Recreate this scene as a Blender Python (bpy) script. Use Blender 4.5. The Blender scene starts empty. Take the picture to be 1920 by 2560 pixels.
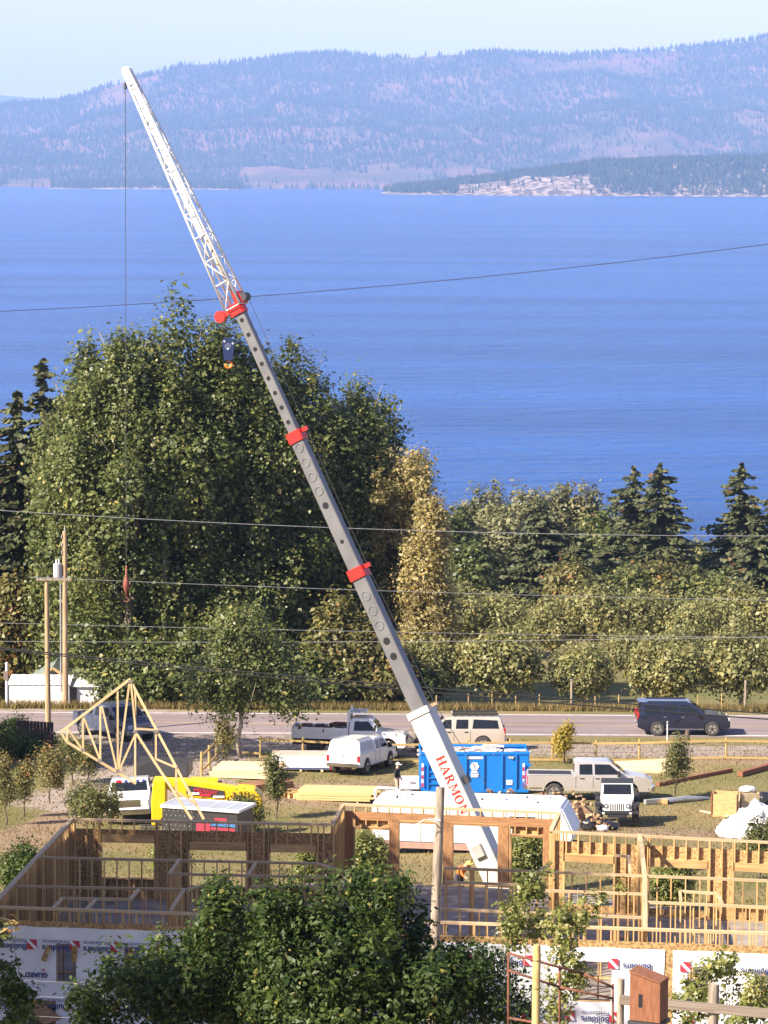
import bpy, bmesh, math, random
import numpy as np
from mathutils import Vector, Matrix
R = math.radians
random.seed(7)
scene = bpy.context.scene
COL = scene.collection
# ---------------------------------------------------------------- camera, sky, sun, exposure
CZ = 31.45                       # camera height above the highway
FPX, PITCH, ROLL = 8500.0, math.atan((1280 - 438) / 8500.0), R(0.3)
cam_d = bpy.data.cameras.new('camera')
cam_d.sensor_fit = 'VERTICAL'; cam_d.sensor_height = 36.0; cam_d.sensor_width = 27.0
cam_d.lens = FPX / 2560 * 36.0
cam_d.clip_start = 1.0; cam_d.clip_end = 80000
cam = bpy.data.objects.new('camera', cam_d); COL.objects.link(cam); scene.camera = cam
FV = Vector((0, math.cos(PITCH), -math.sin(PITCH)))
_r0, _u0 = Vector((1, 0, 0)), Vector((0, math.sin(PITCH), math.cos(PITCH)))
RV = _r0 * math.cos(ROLL) + _u0 * math.sin(ROLL)
UV = -_r0 * math.sin(ROLL) + _u0 * math.cos(ROLL)
cam.matrix_world = Matrix(((RV.x, UV.x, -FV.x, 0), (RV.y, UV.y, -FV.y, 0), (RV.z, UV.z, -FV.z, CZ), (0, 0, 0, 1)))

SUN_DIR = Vector((-0.85, -0.53, 0.0)).normalized()      # towards the sun, on the map
SUN_EL = R(38)
w = bpy.data.worlds.new('World'); scene.world = w; w.use_nodes = True
nt = w.node_tree; nt.nodes.clear()
sky = nt.nodes.new('ShaderNodeTexSky'); sky.sky_type = 'NISHITA'; sky.sun_disc = False
sky.sun_elevation = SUN_EL; sky.sun_rotation = math.atan2(SUN_DIR.x, SUN_DIR.y)
sky.air_density = 1.0; sky.dust_density = 1.5; sky.ozone_density = 2.5; sky.altitude = 900
bg = nt.nodes.new('ShaderNodeBackground'); bg.inputs['Strength'].default_value = 0.085
wo = nt.nodes.new('ShaderNodeOutputWorld')
wm = nt.nodes.new('ShaderNodeMix'); wm.data_type = 'RGBA'; wm.blend_type = 'MULTIPLY'; wm.inputs[0].default_value = 1.0
wm.inputs[7].default_value = (1.11, 0.875, 0.93, 1)       # colour tint: turns the whole sky a little rosier
nt.links.new(sky.outputs[0], wm.inputs[6]); nt.links.new(wm.outputs[2], bg.inputs[0]); nt.links.new(bg.outputs[0], wo.inputs[0])
sd = bpy.data.lights.new('sun', 'SUN'); sd.energy = 5.0; sd.angle = R(0.53); sd.color = (1.0, 0.88, 0.72)
sun = bpy.data.objects.new('sun', sd); COL.objects.link(sun)
to_sun = Vector((SUN_DIR.x * math.cos(SUN_EL), SUN_DIR.y * math.cos(SUN_EL), math.sin(SUN_EL)))
sun.rotation_euler = to_sun.to_track_quat('Z', 'Y').to_euler()
sun.location = (-60, -30, 90)
vs = scene.view_settings
vs.view_transform = 'Standard'; vs.look = 'None'; vs.gamma = 1.0; vs.use_curve_mapping = False; vs.exposure = 1.45
cy = scene.cycles
cy.use_denoising = True; cy.max_bounces = 6; cy.diffuse_bounces = 3; cy.glossy_bounces = 3
cy.transmission_bounces = 4; cy.volume_bounces = 1; cy.transparent_max_bounces = 8
cy.use_adaptive_sampling = True; cy.adaptive_threshold = 0.01
cy.sample_clamp_indirect = 6.0

# ---------------------------------------------------------------- helpers
def ray(px, py):
    return FV * FPX + RV * (px - 960) - UV * (py - 1280)
def PD(px, py, D):               # the point at distance D (world y) seen at a photograph pixel
    d = ray(px, py); d = d * (D / d.y); return Vector((d.x, d.y, d.z + CZ))
def PZ(px, py, z):               # the point at height z
    d = ray(px, py); d = d * ((z - CZ) / d.z); return Vector((d.x, d.y, z))
def interp(pts, v):
    if v <= pts[0][0]: return pts[0][1]
    for (a, b), (c, d) in zip(pts, pts[1:]):
        if v <= c: return b + (d - b) * (v - a) / (c - a)
    return pts[-1][1]
PROF = [(-80, 33), (0, 25), (40, 15.2), (60, 11.6), (80, 8.2), (94, 6.2), (118, 5.7), (135, 3.7), (154.5, 1.64),
        (166, 0.95), (177, 0.70), (187, 0.06), (189.2, 0.0), (199, 0.0), (201, -0.35), (205, -1.1), (274, -6.8), (360, -12.7),
        (440, -18.2), (452, -19.4), (520, -30)]
LAKE_Z = -18.5
def hgt(x, y):
    z = interp(PROF, y)
    k = 0.0 if 186 < y < 202 else min(1.0, min(abs(y - 186), abs(y - 202)) / 10)
    if y < 150: k *= 0.6
    return z + k * (0.12 * math.sin(x * 0.21 + y * 0.13) + 0.08 * math.sin(x * 0.5 - y * 0.37 + 1.3))
def PG(px, py, lo=30, hi=460):   # where the pixel's ray meets the ground
    d = ray(px, py); d = d / d.y; prev = lo
    y = lo
    while y < hi:
        if CZ + d.z * y < hgt(d.x * y, y):
            a, b = prev, y
            for _ in range(20):
                m = (a + b) / 2
                if CZ + d.z * m < hgt(d.x * m, m): b = m
                else: a = m
            return Vector((d.x * b, b, hgt(d.x * b, b)))
        prev = y; y += 0.5
    return Vector((d.x * hi, hi, hgt(d.x * hi, hi)))

def empty(name, loc=(0, 0, 0), rz=0.0, label=None, cat=None, group=None):
    o = bpy.data.objects.new(name, None); COL.objects.link(o)
    o.location = loc; o.rotation_euler = (0, 0, rz); o.empty_display_size = 0.3
    tag(o, label, cat, group); return o
def tag(o, label=None, cat=None, group=None, kind=None):
    if label: o['label'] = label
    if cat: o['category'] = cat
    if group: o['group'] = group
    if kind: o['kind'] = kind
    return o
def kids(o): return [c for c in bpy.data.objects if c.parent == o]
def copy_tree(o, loc=None, rz=None, scale=None, label=None, parent=None):
    c = o.copy(); COL.objects.link(c)
    if parent is not None: c.parent = parent
    if loc is not None: c.location = loc
    if rz is not None: c.rotation_euler = (0, 0, rz)
    if scale is not None: c.scale = (scale, scale, scale) if not hasattr(scale, '__len__') else scale
    if label: c['label'] = label
    for k in kids(o): copy_tree(k, parent=c)
    return c

class MB:
    """collects shapes, then links them as one mesh object"""
    def __init__(self): self.v = []; self.f = []
    def add(self, vs, fs):
        n = len(self.v); self.v += [tuple(p) for p in vs]; self.f += [tuple(i + n for i in q) for q in fs]; return self
    def box(self, c, s, rz=0.0, M=None):
        hx, hy, hz = s[0] / 2, s[1] / 2, s[2] / 2
        pts = [Vector((x, y, z)) for x in (-hx, hx) for y in (-hy, hy) for z in (-hz, hz)]
        if rz: m = Matrix.Rotation(rz, 3, 'Z'); pts = [m @ p for p in pts]
        if M is not None: pts = [M @ p for p in pts]
        c = Vector(c)
        return self.add([p + c for p in pts], [(0, 1, 3, 2), (4, 6, 7, 5), (0, 4, 5, 1), (2, 3, 7, 6), (0, 2, 6, 4), (1, 5, 7, 3)])
    def bar(self, a, b, wd, ht, up=(0, 0, 1)):      # a board from a to b, wd across, ht along up
        a, b = Vector(a), Vector(b); d = (b - a); L = d.length; d = d / L
        u = Vector(up); s = d.cross(u)
        if s.length < 1e-4: s = d.cross(Vector((0, 1, 0)))
        s.normalize(); u = s.cross(d).normalized()
        pts = [p + s * (i * wd / 2) + u * (j * ht / 2) for p in (a, b) for i in (-1, 1) for j in (-1, 1)]
        return self.add(pts, [(0, 2, 3, 1), (4, 5, 7, 6), (0, 4, 6, 2), (1, 3, 7, 5), (0, 1, 5, 4), (2, 6, 7, 3)])
    def tube(self, pts, rad, n=8, cap=True):
        pts = [Vector(p) for p in pts]
        if not hasattr(rad, '__len__'): rad = [rad] * len(pts)
        base = len(self.v); prev = None
        for i, p in enumerate(pts):
            d = (pts[min(i + 1, len(pts) - 1)] - pts[max(i - 1, 0)]).normalized()
            ref = Vector((0, 0, 1)) if abs(d.z) < 0.9 else Vector((1, 0, 0))
            s = d.cross(ref).normalized() if prev is None else (prev - d * prev.dot(d)).normalized()
            prev = s; u = d.cross(s)
            for k in range(n):
                a = 2 * math.pi * k / n
                self.v.append(tuple(p + (s * math.cos(a) + u * math.sin(a)) * rad[i]))
        for i in range(len(pts) - 1):
            for k in range(n):
                a = base + i * n + k; b = base + i * n + (k + 1) % n
                self.f.append((a, b, b + n, a + n))
        if cap:
            self.f.append(tuple(base + k for k in range(n))[::-1])
            self.f.append(tuple(base + (len(pts) - 1) * n + k for k in range(n)))
        return self
    def cyl(self, a, b, r, n=16, r2=None): return self.tube([a, b], [r, r if r2 is None else r2], n)
    def prism(self, poly, o, ex, ey, dep):          # polygon (u,v) in the plane o,ex,ey, given depth vector
        o, ex, ey, dep = Vector(o), Vector(ex), Vector(ey), Vector(dep)
        A = [o + ex * u + ey * v for u, v in poly]; n = len(A)
        return self.add(A + [p + dep for p in A], [tuple(range(n))[::-1], tuple(range(n, 2 * n))] +
                        [(i, (i + 1) % n, n + (i + 1) % n, n + i) for i in range(n)])
    def torus(self, c, r, t, ax=(0, 1, 0), n=20, m=8, a0=0, a1=2 * math.pi):
        ax = Vector(ax).normalized(); s = ax.orthogonal().normalized(); u = ax.cross(s)
        full = abs(a1 - a0 - 2 * math.pi) < 1e-6
        pts = [Vector(c) + (s * math.cos(a0 + (a1 - a0) * k / n) + u * math.sin(a0 + (a1 - a0) * k / n)) * r for k in range(n + 1)]
        return self.tube(pts, t, m, cap=not full)
    def mesh(self, name, fix=True):
        me = bpy.data.meshes.new(name); me.from_pydata(self.v, [], self.f)
        if fix:
            bm = bmesh.new(); bm.from_mesh(me); bmesh.ops.recalc_face_normals(bm, faces=bm.faces); bm.to_mesh(me); bm.free()
        me.update(); return me
    def build(self, name, mat, parent=None, smooth=False, world=True, bevel=0.0, fix=True, seg=1):
        if parent is not None and world:            # shapes given in world space under an unrotated root
            L = Vector((0, 0, 0)); p = parent
            while p is not None: L += p.location; p = p.parent
            self.v = [(a - L.x, b - L.y, c - L.z) for a, b, c in self.v]
        me = self.mesh(name, fix)
        if bevel:
            bm = bmesh.new(); bm.from_mesh(me)
            es = [e for e in bm.edges if len(e.link_faces) == 2 and e.calc_face_angle(0) > 0.5]
            bmesh.ops.bevel(bm, geom=es, offset=bevel, segments=seg, affect='EDGES', clamp_overlap=True)
            bm.to_mesh(me); bm.free()
        return link(name, me, mat, parent, smooth)
def link(name, me, mat, parent=None, smooth=False):
    o = bpy.data.objects.new(name, me); COL.objects.link(o)
    if mat is not None and not me.materials: me.materials.append(mat)
    if smooth:
        me.polygons.foreach_set('use_smooth', [True] * len(me.polygons))
        if smooth == 'auto': me.set_sharp_from_angle(angle=R(35))
    if parent is not None: o.parent = parent
    return o

# ---------------------------------------------------------------- materials
def nodes_of(name):
    m = bpy.data.materials.new(name); m.use_nodes = True
    return m, m.node_tree, m.node_tree.nodes['Principled BSDF']
def mat(name, c1, c2=None, scale=3.0, rough=0.7, metal=0.0, bump=0.0, stretch=None, rnd=0.0, spec=0.5, detail=4, coat=0.0, lo=0.35, hi=0.65, bscale=None, bdist=0.02, world=False):
    m, t, b = nodes_of(name)
    b.inputs['Roughness'].default_value = rough; b.inputs['Metallic'].default_value = metal
    b.inputs['Specular IOR Level'].default_value = spec; b.inputs['Coat Weight'].default_value = coat
    if c2 is None: c2 = tuple(x * 0.82 for x in c1)
    tc = t.nodes.new('ShaderNodeTexCoord'); mp = t.nodes.new('ShaderNodeMapping')
    if stretch: mp.inputs['Scale'].default_value = stretch
    geo = t.nodes.new('ShaderNodeNewGeometry')
    t.links.new(geo.outputs['Position'] if world else tc.outputs['Object'], mp.inputs[0])
    oi = t.nodes.new('ShaderNodeObjectInfo')
    av = t.nodes.new('ShaderNodeVectorMath'); av.operation = 'ADD'; t.links.new(mp.outputs[0], av.inputs[0])
    sc = t.nodes.new('ShaderNodeMath'); sc.operation = 'MULTIPLY'; sc.inputs[1].default_value = 37.0
    t.links.new(oi.outputs['Random'], sc.inputs[0]); t.links.new(sc.outputs[0], av.inputs[1])
    nz = t.nodes.new('ShaderNodeTexNoise'); nz.inputs['Scale'].default_value = scale; nz.inputs['Detail'].default_value = detail
    t.links.new(av.outputs[0], nz.inputs['Vector'])
    cr = t.nodes.new('ShaderNodeValToRGB'); cr.color_ramp.elements[0].position = lo; cr.color_ramp.elements[1].position = hi
    cr.color_ramp.elements[0].color = (*c2, 1); cr.color_ramp.elements[1].color = (*c1, 1)
    t.links.new(nz.outputs[0], cr.inputs[0]); out = cr.outputs[0]
    if rnd:
        hs = t.nodes.new('ShaderNodeHueSaturation'); mr = t.nodes.new('ShaderNodeMapRange')
        mr.inputs['To Min'].default_value = 1 - rnd; mr.inputs['To Max'].default_value = 1 + rnd
        t.links.new(oi.outputs['Random'], mr.inputs[0]); t.links.new(mr.outputs[0], hs.inputs['Value']); t.links.new(out, hs.inputs['Color']); out = hs.outputs[0]
    t.links.new(out, b.inputs['Base Color'])
    if bump:
        n2 = nz
        if bscale:
            n2 = t.nodes.new('ShaderNodeTexNoise'); n2.inputs['Scale'].default_value = bscale; n2.inputs['Detail'].default_value = 6
            t.links.new(av.outputs[0], n2.inputs['Vector'])
        bp = t.nodes.new('ShaderNodeBump'); bp.inputs['Strength'].default_value = bump; bp.inputs['Distance'].default_value = bdist
        t.links.new(n2.outputs[0], bp.inputs['Height']); t.links.new(bp.outputs[0], b.inputs['Normal'])
    return m
def leafmat(name, dark, light, accent, acc=0.06, rough=0.42, trans=0.35, spec=0.5):
    """leaf colour from the per-leaf 'tint' value"""
    m, t, b = nodes_of(name)
    at = t.nodes.new('ShaderNodeAttribute'); at.attribute_name = 'tint'
    cr = t.nodes.new('ShaderNodeValToRGB'); e = cr.color_ramp.elements
    e[0].position = 0.0; e[0].color = (*dark, 1); e[1].position = 1 - acc; e[1].color = (*light, 1)
    x = e.new(1.0); x.color = (*accent, 1)
    t.links.new(at.outputs['Fac'], cr.inputs[0]); t.links.new(cr.outputs[0], b.inputs['Base Color'])
    b.inputs['Roughness'].default_value = rough; b.inputs['Specular IOR Level'].default_value = spec
    tr = t.nodes.new('ShaderNodeBsdfTranslucent'); t.links.new(cr.outputs[0], tr.inputs[0])
    mx = t.nodes.new('ShaderNodeMixShader'); mx.inputs[0].default_value = trans
    t.links.new(b.outputs[0], mx.inputs[1]); t.links.new(tr.outputs[0], mx.inputs[2])
    t.links.new(mx.outputs[0], t.nodes['Material Output'].inputs[0])
    return m
# ================================================================ the setting: ground, road, lake, hills, haze
def grid_mesh(xs, ys, fz):
    X, Y = np.meshgrid(np.array(xs, float), np.array(ys, float)); Z = fz(X, Y)
    n, m = X.shape; V = np.stack([X, Y, Z], -1).reshape(-1, 3)
    i = np.arange(n * m).reshape(n, m)
    F = np.stack([i[:-1, :-1], i[:-1, 1:], i[1:, 1:], i[1:, :-1]], -1).reshape(-1, 4)
    return V, F
def np_mesh(name, V, F, tint=None):
    me = bpy.data.meshes.new(name); V = np.asarray(V, np.float32); F = np.asarray(F, np.int32); k = F.shape[1]
    me.vertices.add(len(V)); me.vertices.foreach_set('co', V.ravel())
    me.loops.add(F.size); me.loops.foreach_set('vertex_index', F.ravel())
    me.polygons.add(len(F)); me.polygons.foreach_set('loop_start', np.arange(0, F.size, k, dtype=np.int32))
    if tint is not None:
        a = me.attributes.new('tint', 'FLOAT', 'FACE'); a.data.foreach_set('value', np.asarray(tint, np.float32))
    me.update(calc_edges=True); return me
def vnoise(X, Y, seed=0, octs=5, base=1.0):
    r = np.random.RandomState(seed); out = np.zeros_like(X, float); amp = 1.0; tot = 0; fr = base
    for o in range(octs):
        T = r.rand(64, 64); px, py = X * fr + 13.7 * o, Y * fr + 7.1 * o
        ix, iy = np.floor(px).astype(int), np.floor(py).astype(int); fx, fy = px - ix, py - iy
        fx = fx * fx * (3 - 2 * fx); fy = fy * fy * (3 - 2 * fy)
        g = lambda a, b: T[a % 64, b % 64]
        out += amp * ((g(ix, iy) * (1 - fx) + g(ix + 1, iy) * fx) * (1 - fy) + (g(ix, iy + 1) * (1 - fx) + g(ix + 1, iy + 1) * fx) * fy)
        tot += amp; amp *= 0.5; fr *= 2.03
    return out / tot
HG = np.vectorize(hgt)

# ---- ground
xs = list(np.arange(-220, -36, 8)) + list(np.arange(-36, 36.1, 0.8)) + list(np.arange(44, 221, 8))
ys = list(np.arange(-80, 40, 6)) + list(np.arange(40, 100, 1.5)) + list(np.arange(100, 204, 0.8)) + list(np.arange(204, 300, 3)) + list(np.arange(300, 521, 5))
V, F = grid_mesh(xs, ys, HG)
gm = np_mesh('ground', V, F)
def blob(P, cx, cy, rx, ry, rot=0.0):
    dx, dy = P[:, 0] - cx, P[:, 1] - cy
    c, s = math.cos(rot), math.sin(rot); u, v = (dx * c + dy * s) / rx, (-dx * s + dy * c) / ry
    return np.clip(1.6 - np.hypot(u, v), 0, 1)
def strip(P, pts, wd):
    out = np.zeros(len(P))
    for (a, b) in zip(pts, pts[1:]):
        a, b = np.array(a), np.array(b); d = b - a; L2 = d @ d
        t = np.clip(((P[:, :2] - a) @ d) / L2, 0, 1)
        r = np.linalg.norm(P[:, :2] - (a + t[:, None] * d), axis=1)
        out = np.maximum(out, np.clip(1.6 - r / wd, 0, 1))
    return out
g2 = lambda px, py: tuple(PG(px, py)[:2])
# bare dirt worn between the cars, the gravel by the road, the drive on the left
dirt = blob(V, *g2(870, 1985), 9, 5) * 0.9
dirt = np.maximum(dirt, strip(V, [g2(700, 1990), g2(900, 1978), g2(1040, 1975)], 2.6))
dirt = np.maximum(dirt, strip(V, [g2(1340, 2040), g2(1450, 2060), g2(1600, 2085), g2(1750, 2090)], 3.0) * 0.75)
dirt = np.maximum(dirt, strip(V, [g2(1700, 1895), g2(1920, 1905)], 2.0) * 0.8)
dirt = np.maximum(dirt, strip(V, [g2(0, 2120), g2(110, 2070), g2(290, 1985), g2(350, 1945)], 1.7))
dirt = np.maximum(dirt, blob(V, 0, 106, 15, 12))
gravel = strip(V, [(-11, 185.0), (14, 183.0), (24, 182.6)], 3.4)
gravel = np.maximum(gravel, strip(V, [g2(330, 1800), g2(420, 1860), g2(450, 1905), g2(360, 1950), g2(250, 2000)], 4.2))
gravel = np.maximum(gravel, strip(V, [g2(60, 1800), g2(560, 1840)], 4.0))
green = np.maximum(blob(V, *g2(120, 1990), 9, 10), blob(V, 0, 230, 80, 22))
for nm, arr in (('dirt', dirt), ('gravel', gravel), ('green', green)):
    a = gm.attributes.new(nm, 'FLOAT', 'POINT'); a.data.foreach_set('value', arr.astype(np.float32))
def ground_material():
    m, t, b = nodes_of('dry_grass_ground'); N = t.nodes.new; L = t.links.new
    b.inputs['Roughness'].default_value = 0.95; b.inputs['Specular IOR Level'].default_value = 0.1
    tc = N('ShaderNodeTexCoord')
    def noise(s, d=5):
        n = N('ShaderNodeTexNoise'); n.inputs['Scale'].default_value = s; n.inputs['Detail'].default_value = d; L(tc.outputs['Object'], n.inputs['Vector']); return n.outputs[0]
    def ramp(f, a, b_, ca, cb):
        r = N('ShaderNodeValToRGB'); r.color_ramp.elements[0].position = a; r.color_ramp.elements[1].position = b_
        r.color_ramp.elements[0].color = (*ca, 1); r.color_ramp.elements[1].color = (*cb, 1); L(f, r.inputs[0]); return r.outputs[0]
    def mix(f, a, c):
        x = N('ShaderNodeMix'); x.data_type = 'RGBA'; L(f, x.inputs[0]); L(a, x.inputs[6]); L(c, x.inputs[7]); return x.outputs[2]
    def mask(name, n, gain=3.0):
        at = N('ShaderNodeAttribute'); at.attribute_name = name
        ad = N('ShaderNodeMath'); ad.operation = 'MULTIPLY_ADD'; L(n, ad.inputs[0]); ad.inputs[1].default_value = 1.4; L(at.outputs['Fac'], ad.inputs[2])
        s = N('ShaderNodeMath'); s.operation = 'SUBTRACT'; L(ad.outputs[0], s.inputs[0]); s.inputs[1].default_value = 1.15
        k = N('ShaderNodeMath'); k.operation = 'MULTIPLY'; k.use_clamp = True; L(s.outputs[0], k.inputs[0]); k.inputs[1].default_value = gain
        return k.outputs[0]
    big, mid, fine = noise(0.16), noise(1.1, 6), noise(9.0, 6)
    dry = ramp(fine, 0.3, 0.75, (0.13, 0.103, 0.048), (0.32, 0.255, 0.125))
    grn = ramp(fine, 0.3, 0.75, (0.075, 0.085, 0.028), (0.19, 0.185, 0.07))
    base = mix(ramp(big, 0.42, 0.62, (0, 0, 0), (0.75, 0.75, 0.75)), dry, grn)
    base = mix(mask('green', mid, 1.3), base, grn)
    dcol = ramp(fine, 0.25, 0.8, (0.18, 0.125, 0.08), (0.33, 0.24, 0.165))
    base = mix(mask('dirt', mid), base, dcol)
    gcol = ramp(fine, 0.25, 0.8, (0.22, 0.18, 0.155), (0.38, 0.32, 0.275))
    base = mix(mask('gravel', mid), base, gcol)
    L(base, b.inputs['Base Color'])
    bp = N('ShaderNodeBump'); bp.inputs['Strength'].default_value = 0.7; bp.inputs['Distance'].default_value = 0.06
    L(noise(14.0, 8), bp.inputs['Height']); L(bp.outputs[0], b.inputs['Normal'])
    return m
ground = link('ground', gm, ground_material(), smooth=True); tag(ground, 'sloping yard of dry grass and bare dirt', kind='structure')

# ---- highway: one sheet, painted lines above it
def sheet(name, x0, x1, y0, y1, z, m, nx=40, ny=1):
    V, F = grid_mesh(np.linspace(x0, x1, nx + 1), np.linspace(y0, y1, ny + 1), lambda X, Y: X * 0 + z)
    o = link(name, np_mesh(name, V, F), m); o['kind'] = 'structure'; return o
ROAD0, ROAD1 = 189.6, 197.6
asphalt = mat('asphalt', (0.25, 0.205, 0.205), (0.17, 0.14, 0.14), scale=0.35, rough=0.9, bump=0.3, stretch=(0.25, 2.2, 1), bscale=60, spec=0.2, lo=0.3, hi=0.7)
tag(sheet('highway', -220, 220, ROAD0, ROAD1, 0.010, asphalt, 60, 4), 'two lane asphalt highway behind the building site')
paint = mat('road_paint', (0.72, 0.70, 0.66), (0.45, 0.42, 0.40), scale=2.0, rough=0.8, lo=0.3, hi=0.55)
yellow_paint = mat('yellow_road_paint', (0.62, 0.40, 0.08), (0.36, 0.26, 0.12), scale=2.0, rough=0.8)
tag(sheet('edge_line', -220, 220, 190.05, 190.22, 0.015, paint), 'white edge line on the near side of the highway')
tag(sheet('edge_line', -220, 220, 197.1, 197.26, 0.015, paint), 'white edge line on the far side of the highway')
tag(sheet('centre_line', -220, 220, 193.55, 193.66, 0.015, yellow_paint), 'yellow centre line of the highway')

# ---- lake
def water_material():
    m, t, b = nodes_of('lake_water'); N = t.nodes.new; L = t.links.new
    b.inputs['Base Color'].default_value = (0.018, 0.085, 0.36, 1); b.inputs['Roughness'].default_value = 0.16
    b.inputs['IOR'].default_value = 1.33; b.inputs['Specular IOR Level'].default_value = 0.16
    tc = N('ShaderNodeTexCoord'); mp = N('ShaderNodeMapping'); mp.inputs['Scale'].default_value = (0.42, 1.0, 1); L(tc.outputs['Object'], mp.inputs[0])
    n1 = N('ShaderNodeTexNoise'); n1.inputs['Scale'].default_value = 0.13; n1.inputs['Detail'].default_value = 8; n1.inputs['Roughness'].default_value = 0.62; L(mp.outputs[0], n1.inputs['Vector'])
    bp = N('ShaderNodeBump'); bp.inputs['Strength'].default_value = 1.0; bp.inputs['Distance'].default_value = 6.0
    L(n1.outputs[0], bp.inputs['Height']); L(bp.outputs[0], b.inputs['Normal'])
    n2 = N('ShaderNodeTexNoise'); n2.inputs['Scale'].default_value = 0.012; n2.inputs['Detail'].default_value = 6
    mp2 = N('ShaderNodeMapping'); mp2.inputs['Scale'].default_value = (0.16, 1.0, 1); L(tc.outputs['Object'], mp2.inputs[0]); L(mp2.outputs[0], n2.inputs['Vector'])
    cr = N('ShaderNodeValToRGB'); cr.color_ramp.elements[0].position = 0.35; cr.color_ramp.elements[1].position = 0.7
    cr.color_ramp.elements[0].color = (0.006, 0.052, 0.215, 1); cr.color_ramp.elements[1].color = (0.015, 0.092, 0.335, 1)
    L(n2.outputs[0], cr.inputs[0]); L(cr.outputs[0], b.inputs['Base Color'])
    return m
V, F = grid_mesh(np.linspace(-12000, 12000, 25), np.array([430, 700, 1500, 3000, 6000, 10000, 16000, 22000, 25500.]), lambda X, Y: X * 0 + LAKE_Z)
tag(link('lake', np_mesh('lake', V, F), water_material()), 'wide blue lake ruffled by a light wind', kind='structure')

# ---- far hills, peninsula, island
def hillmat(name, c1, c2, scale, c3=None):
    return mat(name, c1, c2, scale=scale, rough=1.0, spec=0.0, lo=0.42, hi=0.60, detail=8)
RIDGE = [(-1500, 330), (-300, 285), (0, 270), (120, 262), (200, 248), (300, 212), (380, 190), (460, 166), (560, 164), (650, 156), (740, 142),
         (830, 139), (1007, 147), (1226, 133), (1400, 141), (1620, 127), (1770, 113), (1897, 92), (2300, 84), (3200, 100), (4500, 160)]
def ridge_h(D):
    def f(X):
        px = X / D * FPX + 960
        return np.interp(px, [p for p, _ in RIDGE], [(438 - q) / FPX * D + CZ for _, q in RIDGE])
    return f
RH = ridge_h(16500.0)
def mount_z(X, Y):
    t = np.clip((Y - 12400) / (16500 - 12400), 0, 1)
    s = 0.10 * np.clip((Y - 12300) / 500, 0, 1) + 0.90 * np.clip((t - 0.10) / 0.90, 0, 1) ** 1.15
    back = np.clip(1 - (Y - 16500) / 5000, 0.3, 1)
    n = vnoise(X / 1500, Y / 1500, 3, 5) - 0.5
    rid = 1 - np.abs(vnoise(X / 900 + 5, Y / 1700, 9, 4) * 2 - 1)
    z = LAKE_Z - 4 + (RH(X) - LAKE_Z) * s * back + (n * 380 + (rid - 0.7) * 280) * np.clip(t * (1 - t) * 4, 0, 1)
    return z + np.clip((Y - 12150) / 260, 0, 1) * 9 - 5
def clear_mask(X, Y):
    return vnoise(X / 420 + 3, Y / 700, 21, 4) > 0.60
rocky = hillmat('dry_hillside', (0.19, 0.115, 0.085), (0.09, 0.08, 0.05), 0.004)
V, F = grid_mesh(np.arange(-4600, 4601, 45), np.arange(12150, 21500, 90), mount_z)
tag(link('mountain', np_mesh('mountain', V, F), rocky, smooth=True), 'long forested mountain across the lake', kind='structure')
V, F = grid_mesh(np.arange(-9000, 1001, 160), np.arange(21600, 25400, 250),
                 lambda X, Y: np.interp(Y, [21600, 24200, 25400], [-20, 1, 0.7]) * np.interp(X, [-6000, -3100, -2300, -1800, 1000], [900, 640, 560, 470, 300]) + vnoise(X / 900, Y / 900, 4) * 60 - 30)
tag(link('far_hill', np_mesh('far_hill', V, F), hillmat('far_hillside', (0.12, 0.13, 0.08), (0.07, 0.085, 0.05), 0.002), smooth=True), 'low distant hill beyond the end of the mountain', kind='structure')
def pen_z(X, Y):
    px = X / 9100 * FPX + 960
    top = np.interp(px, [940, 1000, 1150, 1230, 1330, 1500, 1700, 1920, 2600], [-6, 8, 26, 34, 52, 78, 86, 94, 110])
    t = np.clip((Y - 8690) / 420, 0, 1)
    cl = np.exp(-((px - 1310) / 150) ** 2)                       # the cliff face stands steeper
    s = t ** (0.9 - 0.45 * cl)
    back = np.clip(1 - (Y - 9500) / 900, 0, 1)
    return LAKE_Z - 6 + (top + 6) * s * back + (vnoise(X / 120, Y / 120, 6) - 0.5) * (18 + 26 * cl) * np.clip(t * 3, 0, 1)
V, F = grid_mesh(np.arange(-60, 2100, 9), np.concatenate([np.arange(8680, 9120, 12), np.arange(9120, 10450, 50)]), pen_z)
tag(link('peninsula', np_mesh('peninsula', V, F), hillmat('cliff_rock', (0.36, 0.28, 0.23), (0.09, 0.075, 0.05), 0.045), smooth=False), 'wooded peninsula with pale rock cliffs', kind='structure')
def isl_z(X, Y):
    px = X / 11300 * FPX + 960
    top = np.interp(px, [110, 140, 300, 480, 590, 625], [-8, 6, 14, 11, 6, -8])
    t = np.clip(1 - np.abs(Y - 11330) / 150, 0, 1)
    return LAKE_Z - 5 + (top + 8) * t + (vnoise(X / 60, Y / 60, 8) - 0.5) * 5
V, F = grid_mesh(np.arange(-1150, -430, 12), np.arange(11180, 11490, 12), isl_z)
tag(link('island', np_mesh('island', V, F), hillmat('island_rock', (0.42, 0.33, 0.27), (0.22, 0.17, 0.12), 0.03), smooth=True), 'low wooded island near the far shore', kind='structure')

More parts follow.
